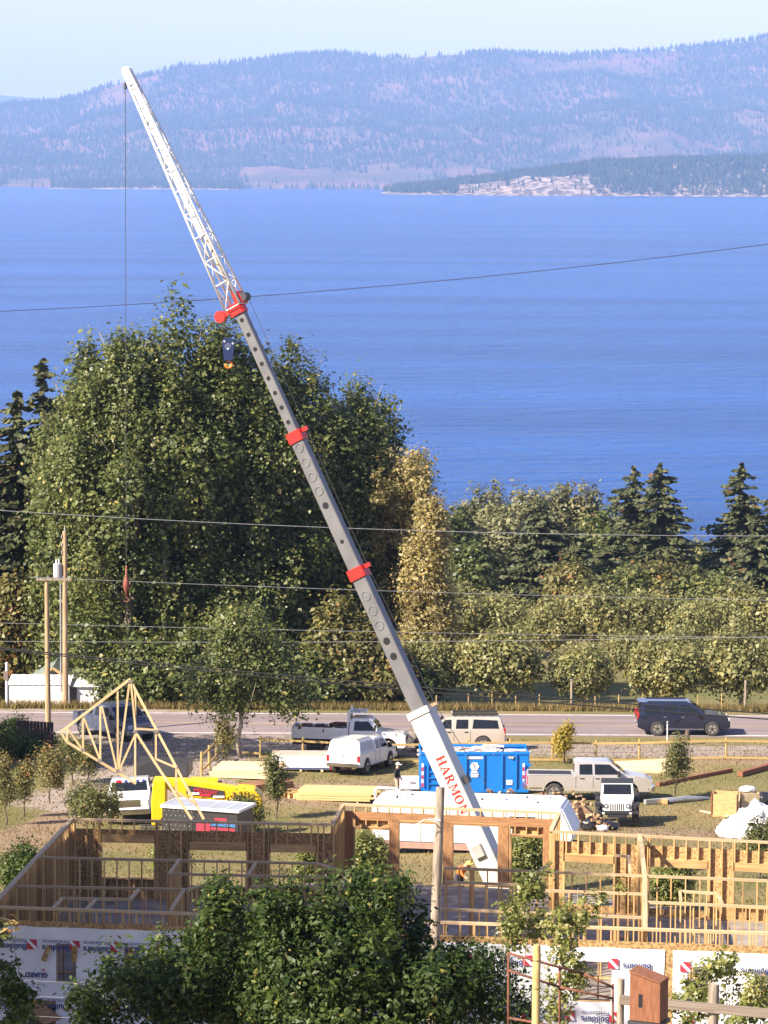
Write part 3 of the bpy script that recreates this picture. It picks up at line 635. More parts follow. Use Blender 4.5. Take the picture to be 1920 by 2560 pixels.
def stud_wall(p, q, depth=0.09, openings=(), osb=0, osb_top=0.36, beam=None, step=0.406, header=0.24, studs=True, seed=0, tm=None, skip=(), merge=False):
    """wall whose top plate runs between two photograph points; openings: (px0, px1, drop of the head, drop of the sill)"""
    global nstud
    r = random.Random(seed + int(p[0])); A, B = PZ(*p, ZP), PZ(*q, ZP); d = (B - A); L = d.length; d = d / L
    n = Vector((d.y, -d.x, 0))                                       # faces the camera
    if n.y > 0: n = -n
    tm = tm or W_PLATE
    up = Vector((0, 0, 1)); v = lambda t, z: A + d * t + up * (z - ZP)
    for k, zz in enumerate((ZP - 0.019, ZP - 0.059)):
        board('top_plate', v(-0.04 * k, zz), v(L + 0.04 * k, zz), depth, 0.038, tm, house)
    board('bottom_plate', v(0, ZF + 0.02), v(L, ZF + 0.02), depth, 0.038, W_LUM, house)
    ops = []
    for (x0, x1, dt, db) in openings:
        t0 = (lerp_px(p, q, x0, A, B) - A).dot(d); t1 = (lerp_px(p, q, x1, A, B) - A).dot(d); ops.append((t0, t1, ZP - dt, ZP - db))
    t = 0.03; ts = []; row = MB()
    while t < L - 0.02: ts.append(t); t += step
    ts.append(L - 0.02)
    ztop = ZP - 0.078 if beam is None else ZP - beam[1]
    for t in ts:
        if not studs: break
        o = next((o for o in ops if o[0] - 0.06 < t < o[1] + 0.06), None)
        tt = t + r.uniform(-0.006, 0.006)
        if o is None and merge: row.bar(v(tt, ZF + 0.039), v(tt, ztop), .036, depth - .004, up=n)
        elif o is None:
            board('stud', v(tt, ZF + 0.039), v(tt, ztop), depth - .004, 0.038, W_LUM, house, up=d); nstud += 1
        else:
            if o[2] + header < ztop - 0.1: board('cripple_stud', v(tt, o[2] + header + 0.038), v(tt, ztop), depth - .004, 0.038, W_LUM, house, up=d); nstud += 1
            if o[3] > ZF + 0.25: board('cripple_stud', v(tt, ZF + 0.039), v(tt, o[3] - .038), depth - .004, 0.038, W_LUM, house, up=d); nstud += 1
    if merge: ro = row.build('stud_row', W_LUM, house); ro['kind'] = 'stuff'
    for (t0, t1, zt, zb) in ops:
        for t in (t0 - 0.06, t0 - 0.019, t1 + 0.019, t1 + 0.06):
            board('stud', v(t, ZF + 0.039), v(t, ztop if abs(t - t0) > .03 and abs(t - t1) > .03 else zt), depth - .002, 0.038, W_LUM, house, up=d); nstud += 1
        board('header', v(t0, zt + header / 2), v(t1, zt + header / 2), depth - .01, header, W_BEAM if beam else W_LUM, house)
        board('header_plate', v(t0, zt + header + .019), v(t1, zt + header + .019), depth, 0.038, W_LUM, house)
        if zb > ZF + 0.25: board('sill', v(t0, zb - .019), v(t1, zb - .019), depth + .03, 0.038, W_LUM, house)
    if beam:
        board('beam', v(0.05, ZP - (beam[0] + beam[1]) / 2), v(L - .05, ZP - (beam[0] + beam[1]) / 2), depth - .01, beam[1] - beam[0], W_BEAM, house)
        t = 0.03
        while t < L: board('cripple_stud', v(t, ZP - beam[0]), v(t, ZP - 0.078), depth - .004, .038, W_LUM, house, up=d); t += step; nstud += 1
    if osb:                                                           # sheathing on the side away from (+1) or towards (-1) the camera
        off = -n * (depth / 2 + 0.007) * osb
        zt = ZP - osb_top
        cuts = sorted({0.0, L} | {x for o in ops for x in (o[0], o[1])} | {k * 1.22 for k in range(1, int(L / 1.22) + 1) if all(abs(k * 1.22 - x) > .12 and not (o[0] < k * 1.22 < o[1]) for o in ops for x in (o[0], o[1]))})
        for a, b in zip(cuts, cuts[1:]):
            m = (a + b) / 2; o = next((o for o in ops if o[0] < m < o[1]), None)
            spans = [(ZF - 0.28, zt)] if o is None else [(ZF - 0.28, o[3]), (o[2], zt)]
            for z0, z1 in spans:
                if z1 - z0 > 0.05 and b - a > 0.05:
                    board('sheathing_panel', A + d * (m) + off + up * (z0 - ZP), A + d * m + off + up * (z1 - ZP), 0.012, (b - a) - .004, W_OSB, house, up=d)
    return A, B, d, n
far_left = stud_wall((186, 2046), (835, 2059), 0.14, [(255, 386, 0.80, 2.02), (474, 616, 1.00, 2.25), (676, 791, 1.02, 2.25)], osb=1)
far_mid = stud_wall((857, 2008), (1395, 2030), 0.14, [(888, 974, 0.88, 2.70), (999, 1109, 0.60, 2.70), (1134, 1246, 0.60, 2.70), (1280, 1359, 0.92, 2.70)], beam=(0.27, 0.56), header=0.06)
A_, B_, d_, n_ = far_mid                                             # wide built-up posts and short panels under the beam
for px, w_ in ((872, .28), (986, .34), (1121, .34), (1260, .36), (1374, .40)):
    c = lerp_px(None, None, px, A_, B_); board('post', Vector((c.x, c.y, ZF)), c - Vector((0, 0, .57)), .16, w_, W_BEAM, house, up=d_)
for x0, x1 in ((888, 974), (1280, 1359)):
    a, c = lerp_px(None, None, x0, A_, B_), lerp_px(None, None, x1, A_, B_); board('sheathing_panel', a.lerp(c, .5) - Vector((0, 0, .88)) - n_ * .08, a.lerp(c, .5) - Vector((0, 0, .57)) - n_ * .08, .012, (c - a).length, W_OSB, house, up=d_)
far_right = stud_wall((1385, 2076), (1960, 2105), 0.14, [(1413, 1535, 1.03, 2.5), (1625, 1770, 1.04, 2.5), (1838, 1952, 1.05, 2.25)], osb=1)
left_side = stud_wall((-22, 2264), (181, 2044), 0.14, osb=1)
stud_wall((832, 2056), (857, 2010), 0.14, osb=1)
stud_wall((1378, 2073), (1397, 2031), 0.14, osb=0)
# inside partitions
stud_wall((103, 2141), (788, 2156)); stud_wall((38, 2213), (464, 2221), step=.45)
stud_wall((464, 2221), (538, 2208)); stud_wall((538, 2208), (565, 2185))
stud_wall((156, 2243), (324, 2246)); stud_wall((130, 2270), (156, 2243), studs=False); stud_wall((214, 2272), (240, 2246), studs=False); stud_wall((324, 2247), (347, 2221), studs=False)
stud_wall((425, 2275), (460, 2221)); stud_wall((423, 2182), (849, 2191), step=.6, merge=True); stud_wall((423, 2182), (448, 2147)); stud_wall((620, 2185), (640, 2153), studs=False)
stud_wall((788, 2155), (854, 2174)); stud_wall((629, 2212), (854, 2216), step=.6, merge=True)
stud_wall((1112, 2167), (1920, 2199), step=.45); stud_wall((1115, 2202), (1300, 2209)); stud_wall((1300, 2221), (1608, 2232), step=.5); stud_wall((1098, 2269), (1608, 2291), step=.6, merge=True)
stud_wall((1600, 2084), (1612, 2186), .14, step=.3); stud_wall((1612, 2188), (1613, 2318), .14); stud_wall((1613, 2252), (1935, 2266), step=.45)
stud_wall((1700, 2225), (1794, 2231)); stud_wall((1700, 2226), (1702, 2250), studs=False); stud_wall((1794, 2231), (1806, 2258), studs=False); stud_wall((1538, 2136), (1572, 2138)); stud_wall((1572, 2138), (1575, 2180), studs=False)
# near wall: studs show only in the strip above the sheathing
NEAR_OPS = [(142, 192, 1.06, 2.25), (312, 352, 1.08, 2.25), (1115, 1182, 1.0, 2.2), (1437, 1533, 1.03, 2.24), (1720, 1772, 1.08, 2.24), (1888, 1930, 1.12, 2.3)]
near = stud_wall((-25, 2264), (1965, 2332), 0.14, NEAR_OPS, osb=-1, osb_top=0.40, merge=True)
# brace, posts and the lower storey behind the openings
A = PZ(1370, 2165, ZP); board('brace', PD(1300, 2217, 104), PD(1372, 2163, 107), .09, .14, W_PLATE, house)
for px, py in ((1180, 2172), (1302, 2212)):
    c = PZ(px, py, ZP); board('post', Vector((c.x, c.y, ZF)), c, .16, .30, W_LUM, house, up=(0, 1, 0))
subf = MB(); P4 = [PZ(-22, 2264, ZP), PZ(1965, 2332, ZP), PZ(1960, 2106, ZP), PZ(1397, 2031, ZP), PZ(857, 2009, ZP), PZ(182, 2044, ZP)]
subf.prism([(p.x, p.y + (0.1 if i < 2 else -.1)) for i, p in enumerate(P4)], (0, 0, ZF - 0.30), (1, 0, 0), (0, 1, 0), (0, 0, 0.295))
subf.build('subfloor', W_DECK, house)
# house wrap on the near wall, cut round the windows
A, B, dN, nN = near
tN = lambda px: (lerp_px(None, None, px, A, B) - A).dot(dN)
ops = [(tN(a), tN(b), c, d_) for a, b, c, d_ in NEAR_OPS] + [(tN(72), tN(140), 2.82, 5.2)]
def wrap(px0, px1, top, seed, slant=0.0):
    t0, t1 = tN(px0), tN(px1)
    ts = sorted(set([round(x, 3) for x in np.arange(t0, t1, 0.16)] + [round(t1, 3)] + [round(x, 3) for o in ops for x in o[:2] if t0 < x < t1]))
    zs = sorted(set([round(x, 3) for x in np.arange(top, 5.6, 0.16)] + [round(x, 3) for o in ops for x in o[2:] if x < 5.5]))
    rs = np.random.RandomState(seed); T, Z = np.meshgrid(ts, zs)
    W = (vnoise(T * 1.1 + seed, Z * 0.7, seed) - 0.5) * 0.05 + (vnoise(T * 0.4, Z * 5, seed + 1) - .5) * 0.012
    Tw = T + (slant * (Z - top) * ((T - t0) / (t1 - t0)))
    Zw = Z + np.where(Z == min(zs), (vnoise(T * 2.0, T * 0, seed + 3) - .5) * 0.06, 0)
    o3 = nN * (0.07 + 0.026)
    X = A.x + dN.x * Tw + o3.x + nN.x * (W + .02); Y = A.y + dN.y * Tw + o3.y + nN.y * (W + .02)
    V = np.stack([X, Y, ZP - Zw], -1).reshape(-1, 3) - np.array(house.location)
    m, n_ = T.shape; F = []
    for i in range(m - 1):
        for j in range(n_ - 1):
            ct, cz = (ts[j] + ts[j + 1]) / 2, (zs[i] + zs[i + 1]) / 2
            if any(o[0] < ct < o[1] and o[2] < cz < o[3] for o in ops): continue
            F.append((i * n_ + j, (i + 1) * n_ + j, (i + 1) * n_ + j + 1, i * n_ + j + 1))
    ob = link('house_wrap', np_mesh('house_wrap', V, np.array(F)), W_WRAP, house, smooth=True)
    return ob
wraps = [wrap(-25, 1060, 0.57, 1), wrap(1060, 1664, 0.60, 2, -0.03), wrap(1684, 1834, 0.60, 3), wrap(1836, 1965, 0.63, 4)]
for w_, lb in zip(wraps, ('bluish shaded house wrap on the left half', None, None, None)):
    if lb: w_['label'] = lb
# folded window flaps of board hanging at the openings
for px0, px1, d0, d1 in ((128, 142, 1.10, 1.55), (192, 186, 1.08, 1.6), (335, 318, 1.12, 1.6)):
    a = A + dN * tN(px0) + nN * .3 + Vector((0, 0, -d0)); b = A + dN * tN(px1) + nN * .12 + Vector((0, 0, -d1)) if px0 > px1 else A + dN * tN(px0 - 12) + nN * .4 + Vector((0, 0, -d1))
    board('window_flap', a, b, .02, .16, W_OSB, house, up=dN)
board('door_flap', A + dN * tN(80) + nN * .55 + Vector((0, 0, -2.8)), A + dN * tN(150) + nN * .9 + Vector((0, 0, -3.25)), .9, .03, W_BEAM, house)
# printing on the wrap (it hangs upside down)
def text_mesh(s, size, m, bold=0.0, ext=0.0015):
    cu = bpy.data.curves.new('lettering', 'FONT'); cu.body = s; cu.size = size; cu.align_x = 'CENTER'; cu.align_y = 'CENTER'; cu.offset = bold; cu.extrude = ext; cu.resolution_u = 3
    o = bpy.data.objects.new('lettering', cu); COL.objects.link(o); bpy.context.view_layer.update()
    me = bpy.data.meshes.new_from_object(o.evaluated_get(bpy.context.evaluated_depsgraph_get())); me.materials.clear(); me.materials.append(m)
    bpy.data.objects.remove(o); bpy.data.curves.remove(cu); return me
T_BUILD = text_mesh('Builders', 0.26, NAVY, 0.006); T_FIRST = text_mesh('FirstSource', 0.18, NAVY, 0.0); T_GUARD = text_mesh('GUARD', 0.20, NAVY, 0.01); T_MIN = text_mesh('12', 0.12, REDP, 0.005)
LOGO = MB().box((0, 0, 0), (0.30, 0.30, 0.004)).mesh('logo'); LOGO.materials.append(REDP)
SLASH = MB().prism([(-.15, .15), (-.09, .15), (.15, -.09), (.15, -.15), (.09, -.15), (-.15, .09)], (0, 0, 0.003), (1, 0, 0), (0, 1, 0), (0, 0, .004)).mesh('slash'); SLASH.materials.append(WHITEP)
def on_wrap(me, name, px, drop, parent, lift=0.062, sx=-1):
    t = tN(px); c = A + dN * t + nN * (0.096 + lift) + Vector((0, 0, -drop))
    o = bpy.data.objects.new(name, me); COL.objects.link(o); o.parent = parent
    x, y, z = dN * sx, Vector((0, 0, -1.0)), nN
    P = house.location
    o.matrix_local = Matrix(((x.x, y.x, z.x, c.x - P.x), (x.y, y.y, z.y, c.y - P.y), (x.z, y.z, z.z, c.z - P.z), (0, 0, 0, 1))); return o
def brand(px, drop, w_, txt=True):
    on_wrap(LOGO, 'logo', px, drop, w_); on_wrap(SLASH, 'logo_slash', px, drop, w_, .064)
    if txt: on_wrap(T_BUILD, 'lettering', px - 47, drop + .09, w_); on_wrap(T_FIRST, 'lettering', px - 47, drop - .10, w_)
for px in (82, 189, 292, 398, 505, 612, 720, 826, 932, 1035): brand(px, 1.10, wraps[0])
for px in (183, 290, 398, 505, 612): brand(px, 2.90, wraps[0])
on_wrap(T_BUILD, 'lettering', 20, 2.99, wraps[0]); 
for px in (93, 640): on_wrap(T_GUARD, 'lettering', px, 2.03, wraps[0]); on_wrap(T_MIN, 'lettering', px + 18, 1.88, wraps[0])
for px in (1175, 1322, 1535): brand(px, 1.06, wraps[1], px != 1535)
on_wrap(T_BUILD, 'lettering', 1595, 1.12, wraps[1])
for px in (1318, 1427, 1539): brand(px, 2.66, wraps[1])
brand(1715, 1.08, wraps[2], False); on_wrap(T_BUILD, 'lettering', 1800, 1.14, wraps[2]); brand(1726, 2.7, wraps[2], False)
on_wrap(T_BUILD, 'lettering', 1890, 1.14, wraps[3])

# ================================================================ mobile crane
def paintmat(name, c, rough=0.35, dirt=0.85, metal=0.0, coat=0.0, scale=1.5):
    return mat(name, c, tuple(x * dirt for x in c), scale=scale, rough=rough, metal=metal, coat=coat, lo=0.3, hi=0.7)
C_GREY = paintmat('grey_boom_paint', (0.165, 0.165, 0.17), 0.45, 0.72); C_CREAM = paintmat('cream_boom_paint', (0.58, 0.56, 0.51), 0.4); C_RED = paintmat('red_collar_paint', (0.62, 0.025, 0.02), 0.4)
C_WHITE = paintmat('white_jib_paint', (0.80, 0.80, 0.76), 0.4); C_BLACK = paintmat('black_rubber', (0.022, 0.022, 0.024), 0.7); C_STEEL = paintmat('wire_rope', (0.10, 0.095, 0.09), 0.5, metal=0.6)
C_NAVY = paintmat('navy_block_paint', (0.02, 0.035, 0.12), 0.4); C_ORANGE = paintmat('orange_hook_paint', (0.75, 0.22, 0.02), 0.45); C_RUST = paintmat('rusty_ball_paint', (0.26, 0.075, 0.05), 0.7, 0.6); C_DARK = paintmat('dark_steel', (0.05, 0.05, 0.055), 0.5)
D0, DH, DT = 123.0, 127.6, 129.5
B0 = PD(1268, 2250, D0 - .15); HD = PD(588, 752, DH); TIP = PD(318, 178, DT)
gz = hgt(B0.x, B0.y)
crane = empty('mobile_crane', (B0.x, B0.y, gz), 0, 'mobile crane with long telescopic boom, white lattice jib and red collars', 'crane')
AX = (HD - B0).normalized(); hh = Vector((AX.x, AX.y, 0)).normalized(); SN = Vector((-hh.y, hh.x, 0)); TN = SN.cross(AX).normalized()
if TN.x < 0: TN = -TN
def on_axis(py):                      # distance along the boom at photograph row py
    lo, hi = 0.0, 1.3
    for _ in range(40):
        m = (lo + hi) / 2; v = B0.lerp(HD, m) - Vector((0, 0, CZ)); y = 1280 - FPX * v.dot(UV) / v.dot(FV)
        if y > py: lo = m
        else: hi = m
    return (HD - B0).length * lo
def boom_box(name, s0, s1, h, w_, m, parent=crane, ch=0.03, dn=0.0, dt=0.0):
    mb = MB(); oct_ = [(-w_ / 2, -h / 2 + ch), (-w_ / 2, h / 2 - ch), (-w_ / 2 + ch, h / 2), (w_ / 2 - ch, h / 2), (w_ / 2, h / 2 - ch), (w_ / 2, -h / 2 + ch), (w_ / 2 - ch, -h / 2), (-w_ / 2 + ch, -h / 2)]
    mb.prism(oct_, B0 + AX * s0 + SN * dn + TN * dt, SN, TN, AX * (s1 - s0)); return mb.build(name, m, parent)
S = [on_axis(y) for y in (2250, 1780, 1433, 1092, 775)]
SEC = [(0.86, 0.70, C_CREAM), (0.58, 0.47, C_GREY), (0.52, 0.40, C_GREY), (0.40, 0.32, C_GREY)]
secs = []
for k in range(4):
    h, w_, m = SEC[k]; secs.append(boom_box('boom_section', S[k] - (0.4 if k else 0), S[k + 1], h, w_, m))
    if k == 0: secs[0]['label'] = 'cream base section with red lettering'
for k in (1, 2):
    h, w_, _ = SEC[k]; c = boom_box('collar', S[k + 1] - .20, S[k + 1] + .22, h + .10, w_ + .10, C_RED, ch=.03); boom_box('collar_lug', S[k + 1] + .05, S[k + 1] + .2, .30, .12, C_RED, c, ch=.01, dt=h / 2 + .15)
c = boom_box('collar', S[1] - .12, S[1] + .14, .95, .78, C_CREAM, ch=.03); boom_box('collar_lug', S[1], S[1] + .12, .34, .14, paintmat('tan_lug', (.36, .26, .16)), c, ch=.01, dt=.58)
# lightening holes and stiffener rings in the near side of the sections
def boom_disc(py, k, r_, m, name, ring=False):
    c = B0 + AX * on_axis(py) + SN * (SEC[k][1] / 2)
    if ring: MB().torus(c, r_, .022, SN, 24, 6).build(name, m, secs[k], smooth=True)
    else: MB().cyl(c - SN * .03, c + SN * .006, r_, 20).build(name, m, secs[k])
HOLE = paintmat('dark_hole', (0.012, 0.012, 0.016), 0.9)
for j in range(8): boom_disc(800 + j * 36.4, 3, .085, HOLE, 'boom_hole')
for py in (1119, 1155, 1191, 1227): boom_disc(py, 2, .16, C_GREY, 'stiffener_ring', True)
boom_disc(1263, 2, .13, HOLE, 'boom_hole'); boom_disc(1353, 2, .08, HOLE, 'boom_hole')
for py in (1488, 1525, 1562): boom_disc(py, 1, .17, C_GREY, 'stiffener_ring', True)
for py in (1601, 1639): boom_disc(py, 1, .14, HOLE, 'boom_hole')
# red lettering H A R M O N down the cream section
def letter(ch):
    mb = MB(); T, t = 0.075, 0.034; H_ = 0.36
    def q(*pts): mb.prism(pts, (0, 0, 0), (1, 0, 0), (0, 1, 0), (0, 0, .006))
    def rect(x0, y0, x1, y1): q((x0, y0), (x1, y0), (x1, y1), (x0, y1))
    serif = lambda x, y: rect(x - .07, y, x + .07, y + .03)
    W = .30
    if ch == 'H':
        for x in (.06, .26): rect(x - T / 2, .03, x + T / 2, H_ - .03); serif(x, 0); serif(x, H_ - .03)
        rect(.06 + T / 2, .165, .26 - T / 2, .165 + t)
    if ch == 'A':
        q((.0 + .03, .03), (.065, .03), (.175, H_), (.15, H_)); q((.135, H_ - .001), (.185, H_), (.31, .03), (.225, .03)); rect(.10, .11, .235, .11 + t); serif(.045, 0); serif(.265, 0)
    if ch == 'R':
        rect(.03, .03, .03 + T, H_ - .03); serif(.07, 0); rect(0, H_ - .03, .17, H_)
        N_ = 10; out = [(.15 + .11 * math.sin(a), .265 + .095 * math.cos(a)) for a in [math.pi * i / N_ for i in range(N_ + 1)]]; inn = [(.15 + .035 * math.sin(a), .265 + .062 * math.cos(a)) for a in [math.pi * i / N_ for i in range(N_ + 1)]]
        for i in range(N_): q(out[i], out[i + 1], inn[i + 1], inn[i])
        rect(.105, .17, .16, .17 + t); q((.12, .175), (.20, .175), (.325, .0), (.24, .0))
    if ch == 'M':
        W = .38
        rect(.04, .03, .04 + t, H_); rect(.30, .03, .30 + T, H_); q((.04, H_), (.11, H_), (.215, .06), (.185, .06)); q((.185, .06), (.215, .06), (.34, H_), (.31, H_)); serif(.055, 0); serif(.335, 0); rect(0, H_ - .03, .08, H_); rect(.32, H_ - .03, .40, H_)
    if ch == 'O':
        N_ = 22
        for i in range(N_):
            a, b = 2 * math.pi * i / N_, 2 * math.pi * (i + 1) / N_; f = lambda a, rx, ry: (.165 + rx * math.cos(a), .18 + ry * math.sin(a))
            q(f(a, .165, .185), f(b, .165, .185), f(b, .085, .15), f(a, .085, .15))
    if ch == 'N':
        rect(.05, .03, .05 + t, H_); rect(.27, .0, .27 + t, H_ - .03); q((.04, H_), (.12, H_), (.305, .0), (.25, .0)); serif(.067, 0); serif(.287, H_ - .03)
    me = mb.mesh('letter', False); me.materials.append(C_RED); return me
st = on_axis(1890); pos = 0.0
for ch in 'HARMON':
    me = letter(ch); o = bpy.data.objects.new('letter', me); COL.objects.link(o); o.parent = secs[0]
    x, y, z = -AX, TN, SN
    c = B0 + AX * (st - pos) + SN * (.35 + .003) - TN * .10 - crane.location
    o.matrix_local = Matrix(((x.x, y.x, z.x, c.x), (x.y, y.y, z.y, c.y), (x.z, y.z, z.z, c.z), (0, 0, 0, 1)))
    pos += 0.375 if ch != 'M' else 0.44
# boom head
boom_box('boom_head', S[4] - .15, S[4] + .28, .62, .46, C_RED, ch=.08, dt=-.05)
hb_ = boom_box('head_plate', S[4] + .15, S[4] + .62, .30, .50, C_RED, ch=.05, dt=.22)
MB().cyl(B0 + AX * (S[4] + .35) + TN * .42 - SN * .2, B0 + AX * (S[4] + .35) + TN * .42 + SN * .2, .17, 18).build('sheave', C_DARK, crane)
MB().cyl(B0 + AX * (S[4] + .12) - TN * .82 - SN * .12, B0 + AX * (S[4] + .12) - TN * .82 + SN * .12, .22, 18).build('sheave', C_RED, crane)
MB().bar(B0 + AX * (S[4] + .1) - TN * .82, B0 + AX * (S[4] + .1) - TN * .3, .16, .16).build('sheave_arm', C_RED, crane)
# lattice jib
J0, J1 = B0 + AX * (S[4] + .15), TIP; JA = (J1 - J0).normalized(); JL = (J1 - J0).length
jib = MB()
def jc(s, i, j):                       # corner of the lattice: i along TN, j along SN
    t = s / JL; h = 0.25 + 0.43 * (1 - t); w_ = 0.24 + 0.42 * (1 - t)
    return J0 + JA * s + TN * (i * h / 2 - 0.05 * (1 - t)) + SN * (j * w_ / 2)
jr = None
for i in (-1, 1):
    for j in (-1, 1):
        o = MB().tube([jc(0, i, j), jc(JL * .5, i, j), jc(JL, i, j)], [.05, .045, .04], 8).build('chord', C_WHITE, crane, smooth=True)
NB = 11; ss = [JL * (1 - (1 - k / NB) ** 1.12) for k in range(NB + 1)]
for k in range(NB):
    a, b = ss[k], ss[k + 1]
    for (i0, j0, i1, j1) in ((-1, 1, 1, 1), (-1, -1, 1, -1), (1, -1, 1, 1), (-1, -1, -1, 1)):
        if k % 2: i0, j0, i1, j1 = i1, j1, i0, j0
        MB().tube([jc(a, i0, j0), jc(b, i1, j1)], .024, 6).build('lacing', C_WHITE, crane, smooth=True)
        MB().tube([jc(a, i0, j0), jc(a, i1, j1)], .022, 6).build('lacing', C_WHITE, crane, smooth=True)
ext = MB(); a, b = J0 + JA * JL * .30 - TN * .06, J1 - JA * .2
for k, (p, hw_) in enumerate(((a, .11), (b, .06))):
    ext.add([p + TN * i * hw_ + SN * (j * hw_ * .7 + .02) for i, j in ((-1, -1), (1, -1), (1, 1), (-1, 1))], [])
ext.f = [(0, 1, 2, 3), (4, 7, 6, 5), (0, 4, 5, 1), (1, 5, 6, 2), (2, 6, 7, 3), (3, 7, 4, 0)]
ext.build('jib_extension', C_WHITE, crane)
MB().tube([J0 + JA * .1, J0 + JA * JL * .31], .06, 8).build('extension_tube', paintmat('tan_tube', (.45, .36, .26)), crane, smooth=True)
tipo = MB().cyl(TIP - SN * .14, TIP + SN * .14, .17, 18).build('jib_sheave', C_WHITE, crane)
MB().box(TIP - JA * .3 , (.28, .24, .5), M=Matrix((TN, SN, JA)).transposed()).build('jib_head', C_WHITE, crane)
# hoist line, overhaul ball
LX = PD(313, 190, DT); LY = LX.y; zb = PD(318, 1462, DT).z
MB().tube([Vector((LX.x, LY, LX.z + .05)), Vector((LX.x, LY, zb + .6))], .014, 6).build('hoist_line', C_STEEL, crane)
MB().tube([Vector((LX.x, LY, LX.z - .25)), Vector((LX.x, LY, LX.z - .5))], [.05, .07], 8).build('limit_weight', C_DARK, crane)
MB().tube([(LX.x, LY, zb + .75), (LX.x, LY, zb + .35), (LX.x, LY, zb + .18), (LX.x, LY, zb), (LX.x, LY, zb - .2), (LX.x, LY, zb - .3), (LX.x, LY, zb - .45)], [.03, .045, .10, .135, .10, .04, .03], 14).build('overhaul_ball', C_RUST, crane, smooth=True)
MB().torus((LX.x, LY, zb - .58), .085, .024, (0, 1, 0), 16, 7, -1.2, 3.6).build('hook', C_RUST, crane, smooth=True)
# main block hanging free beside the boom
hb0 = PD(570, 873, DH - .2); X, Y, Z = hb0
blk = MB().prism([(-.16, .42), (.12, .42), (.25, .22), (.16, -.42), (-.14, -.42), (-.22, .25)], (X, Y - .11, Z), (1, 0, 0), (0, 0, 1), (0, .22, 0)).build('hook_block', C_NAVY, crane)
MB().cyl((X, Y - .118, Z + .12), (X, Y - .10, Z + .12), .13, 18).build('block_sheave', paintmat('grey_blue', (.10, .12, .2)), blk)
for dx, dz in ((-.13, .30), (.18, .22), (0, .02)): MB().cyl((X + dx, Y - .13, Z + dz), (X + dx, Y - .1, Z + dz), .035, 10).build('pin', C_WHITE, blk)
MB().torus((X + .02, Y, Z - .57), .13, .04, (0, 1, 0), 18, 8, -1.4, 3.9).build('block_hook', C_ORANGE, crane, smooth=True)
hp = B0 + AX * (S[4] - .05) - TN * .3
for dx in (-.08, .08): MB().tube([(X + dx, Y, Z + .4), hp + Vector((dx, 0, 0))], .008, 5).build('block_line', C_STEEL, crane)
for k in (1, 2): MB().tube([B0 + AX * (S[k] + .2) - TN * (SEC[k][0] / 2 + .07), B0 + AX * (S[k + 1] - .1) - TN * (SEC[k][0] / 2 + .05)], .03, 6).build('edge_tube', C_DARK, crane)  # dark tube along the underside of the middle boom sections
# luffing gear, cable, boxes on the base section, deck and turntable
MB().tube([B0 + AX * (S[1] + .1) + TN * .62, PD(1100, 1800, D0 + 1) * .0 + B0 + AX * on_axis(1990) + TN * 1.15], .012, 6).build('winch_cable', C_STEEL, crane)
MB().tube([B0 + AX * (S[4] + .3) + TN * .55, B0 + AX * (S[2]) + TN * .46, B0 + AX * (S[1] + .1) + TN * .62], .010, 6).build('winch_cable', C_STEEL, crane)
bx_ = Matrix((SN, TN, AX)).transposed()
MB().box(B0 + AX * on_axis(1962) + TN * .50 , (.22, .28, .30), M=bx_).build('control_box', C_DARK, crane)
MB().box(B0 + AX * on_axis(2122) + SN * .38 - TN * .05, (.22, .40, .50), M=bx_).build('side_box', paintmat('grey_box', (.38, .37, .35)), crane, bevel=.02)
deck = MB().box((B0.x + .5, B0.y + 1.2, gz + .8), (2.6, 2.4, .3))
deck.build('carrier_deck', C_GREY, crane, bevel=.04)
MB().cyl((B0.x + .1, B0.y + 1.0, gz + 1.1), (B0.x + .1, B0.y + 1.0, gz + 1.5), .85, 24).build('turntable', C_CREAM, crane)
MB().box((B0.x + .55, B0.y + .35, gz + 1.5), (1.2, .35, .7)).box((B0.x + .55, B0.y - .45 + .9, gz + 1.2), (1.8, 1.2, .2)).build('boom_mount', C_GREY, crane)
for wx in (-.1, 1.2):
    for wy in (.25, 2.15): MB().cyl((B0.x + wx, B0.y + wy - .15, gz + .5), (B0.x + wx, B0.y + wy + .15, gz + .5), .5, 20).build('wheel', C_BLACK, crane)
# ================================================================ the roof truss on the hook
apex = PD(326, 1700, DT); truss = empty('roof_truss', (apex.x, apex.y, apex.z), 0, 'pale timber roof truss hanging from the crane line', 'truss')
W_TR = mat('fresh_truss_lumber', (0.66, 0.50, 0.28), (0.50, 0.35, 0.18), scale=2.5, rough=0.75, rnd=0.1)
tp = lambda x, y: PD(x * .3134, 1650 + y * .3134, DT)
TM = [((1040, 150), (485, 575)), ((485, 575), (530, 650)), ((530, 650), (1085, 985)), ((1040, 165), (1625, 1270)), ((1080, 575), (1530, 1270)), ((1078, 235), (1078, 985)), ((535, 545), (535, 650)), ((660, 460), (662, 720)), ((800, 370), (800, 800)), ((938, 250), (940, 890)),
      ((545, 555), (655, 710)), ((668, 460), (795, 790)), ((812, 370), (932, 870)), ((1030, 190), (945, 880)), ((1045, 190), (1082, 560)), ((950, 880), (1080, 590)), ((1080, 548), (1240, 558)), ((1243, 560), (1243, 790)), ((1245, 790), (1410, 860)), ((1405, 870), (1405, 1050)), ((1400, 1040), (1560, 1150))]
for k, (a, b) in enumerate(TM):
    big = k in (0, 2, 3, 4); board('chord' if big else 'web', tp(*a) + Vector((0, .02 * (k % 2), 0)), tp(*b) + Vector((0, .02 * (k % 2), 0)), .045 + .002 * (k % 5), .10 if big else .075, W_TR, truss, up=(0, 0, 1) if abs(a[0] - b[0]) > 40 else (1, 0, 0))
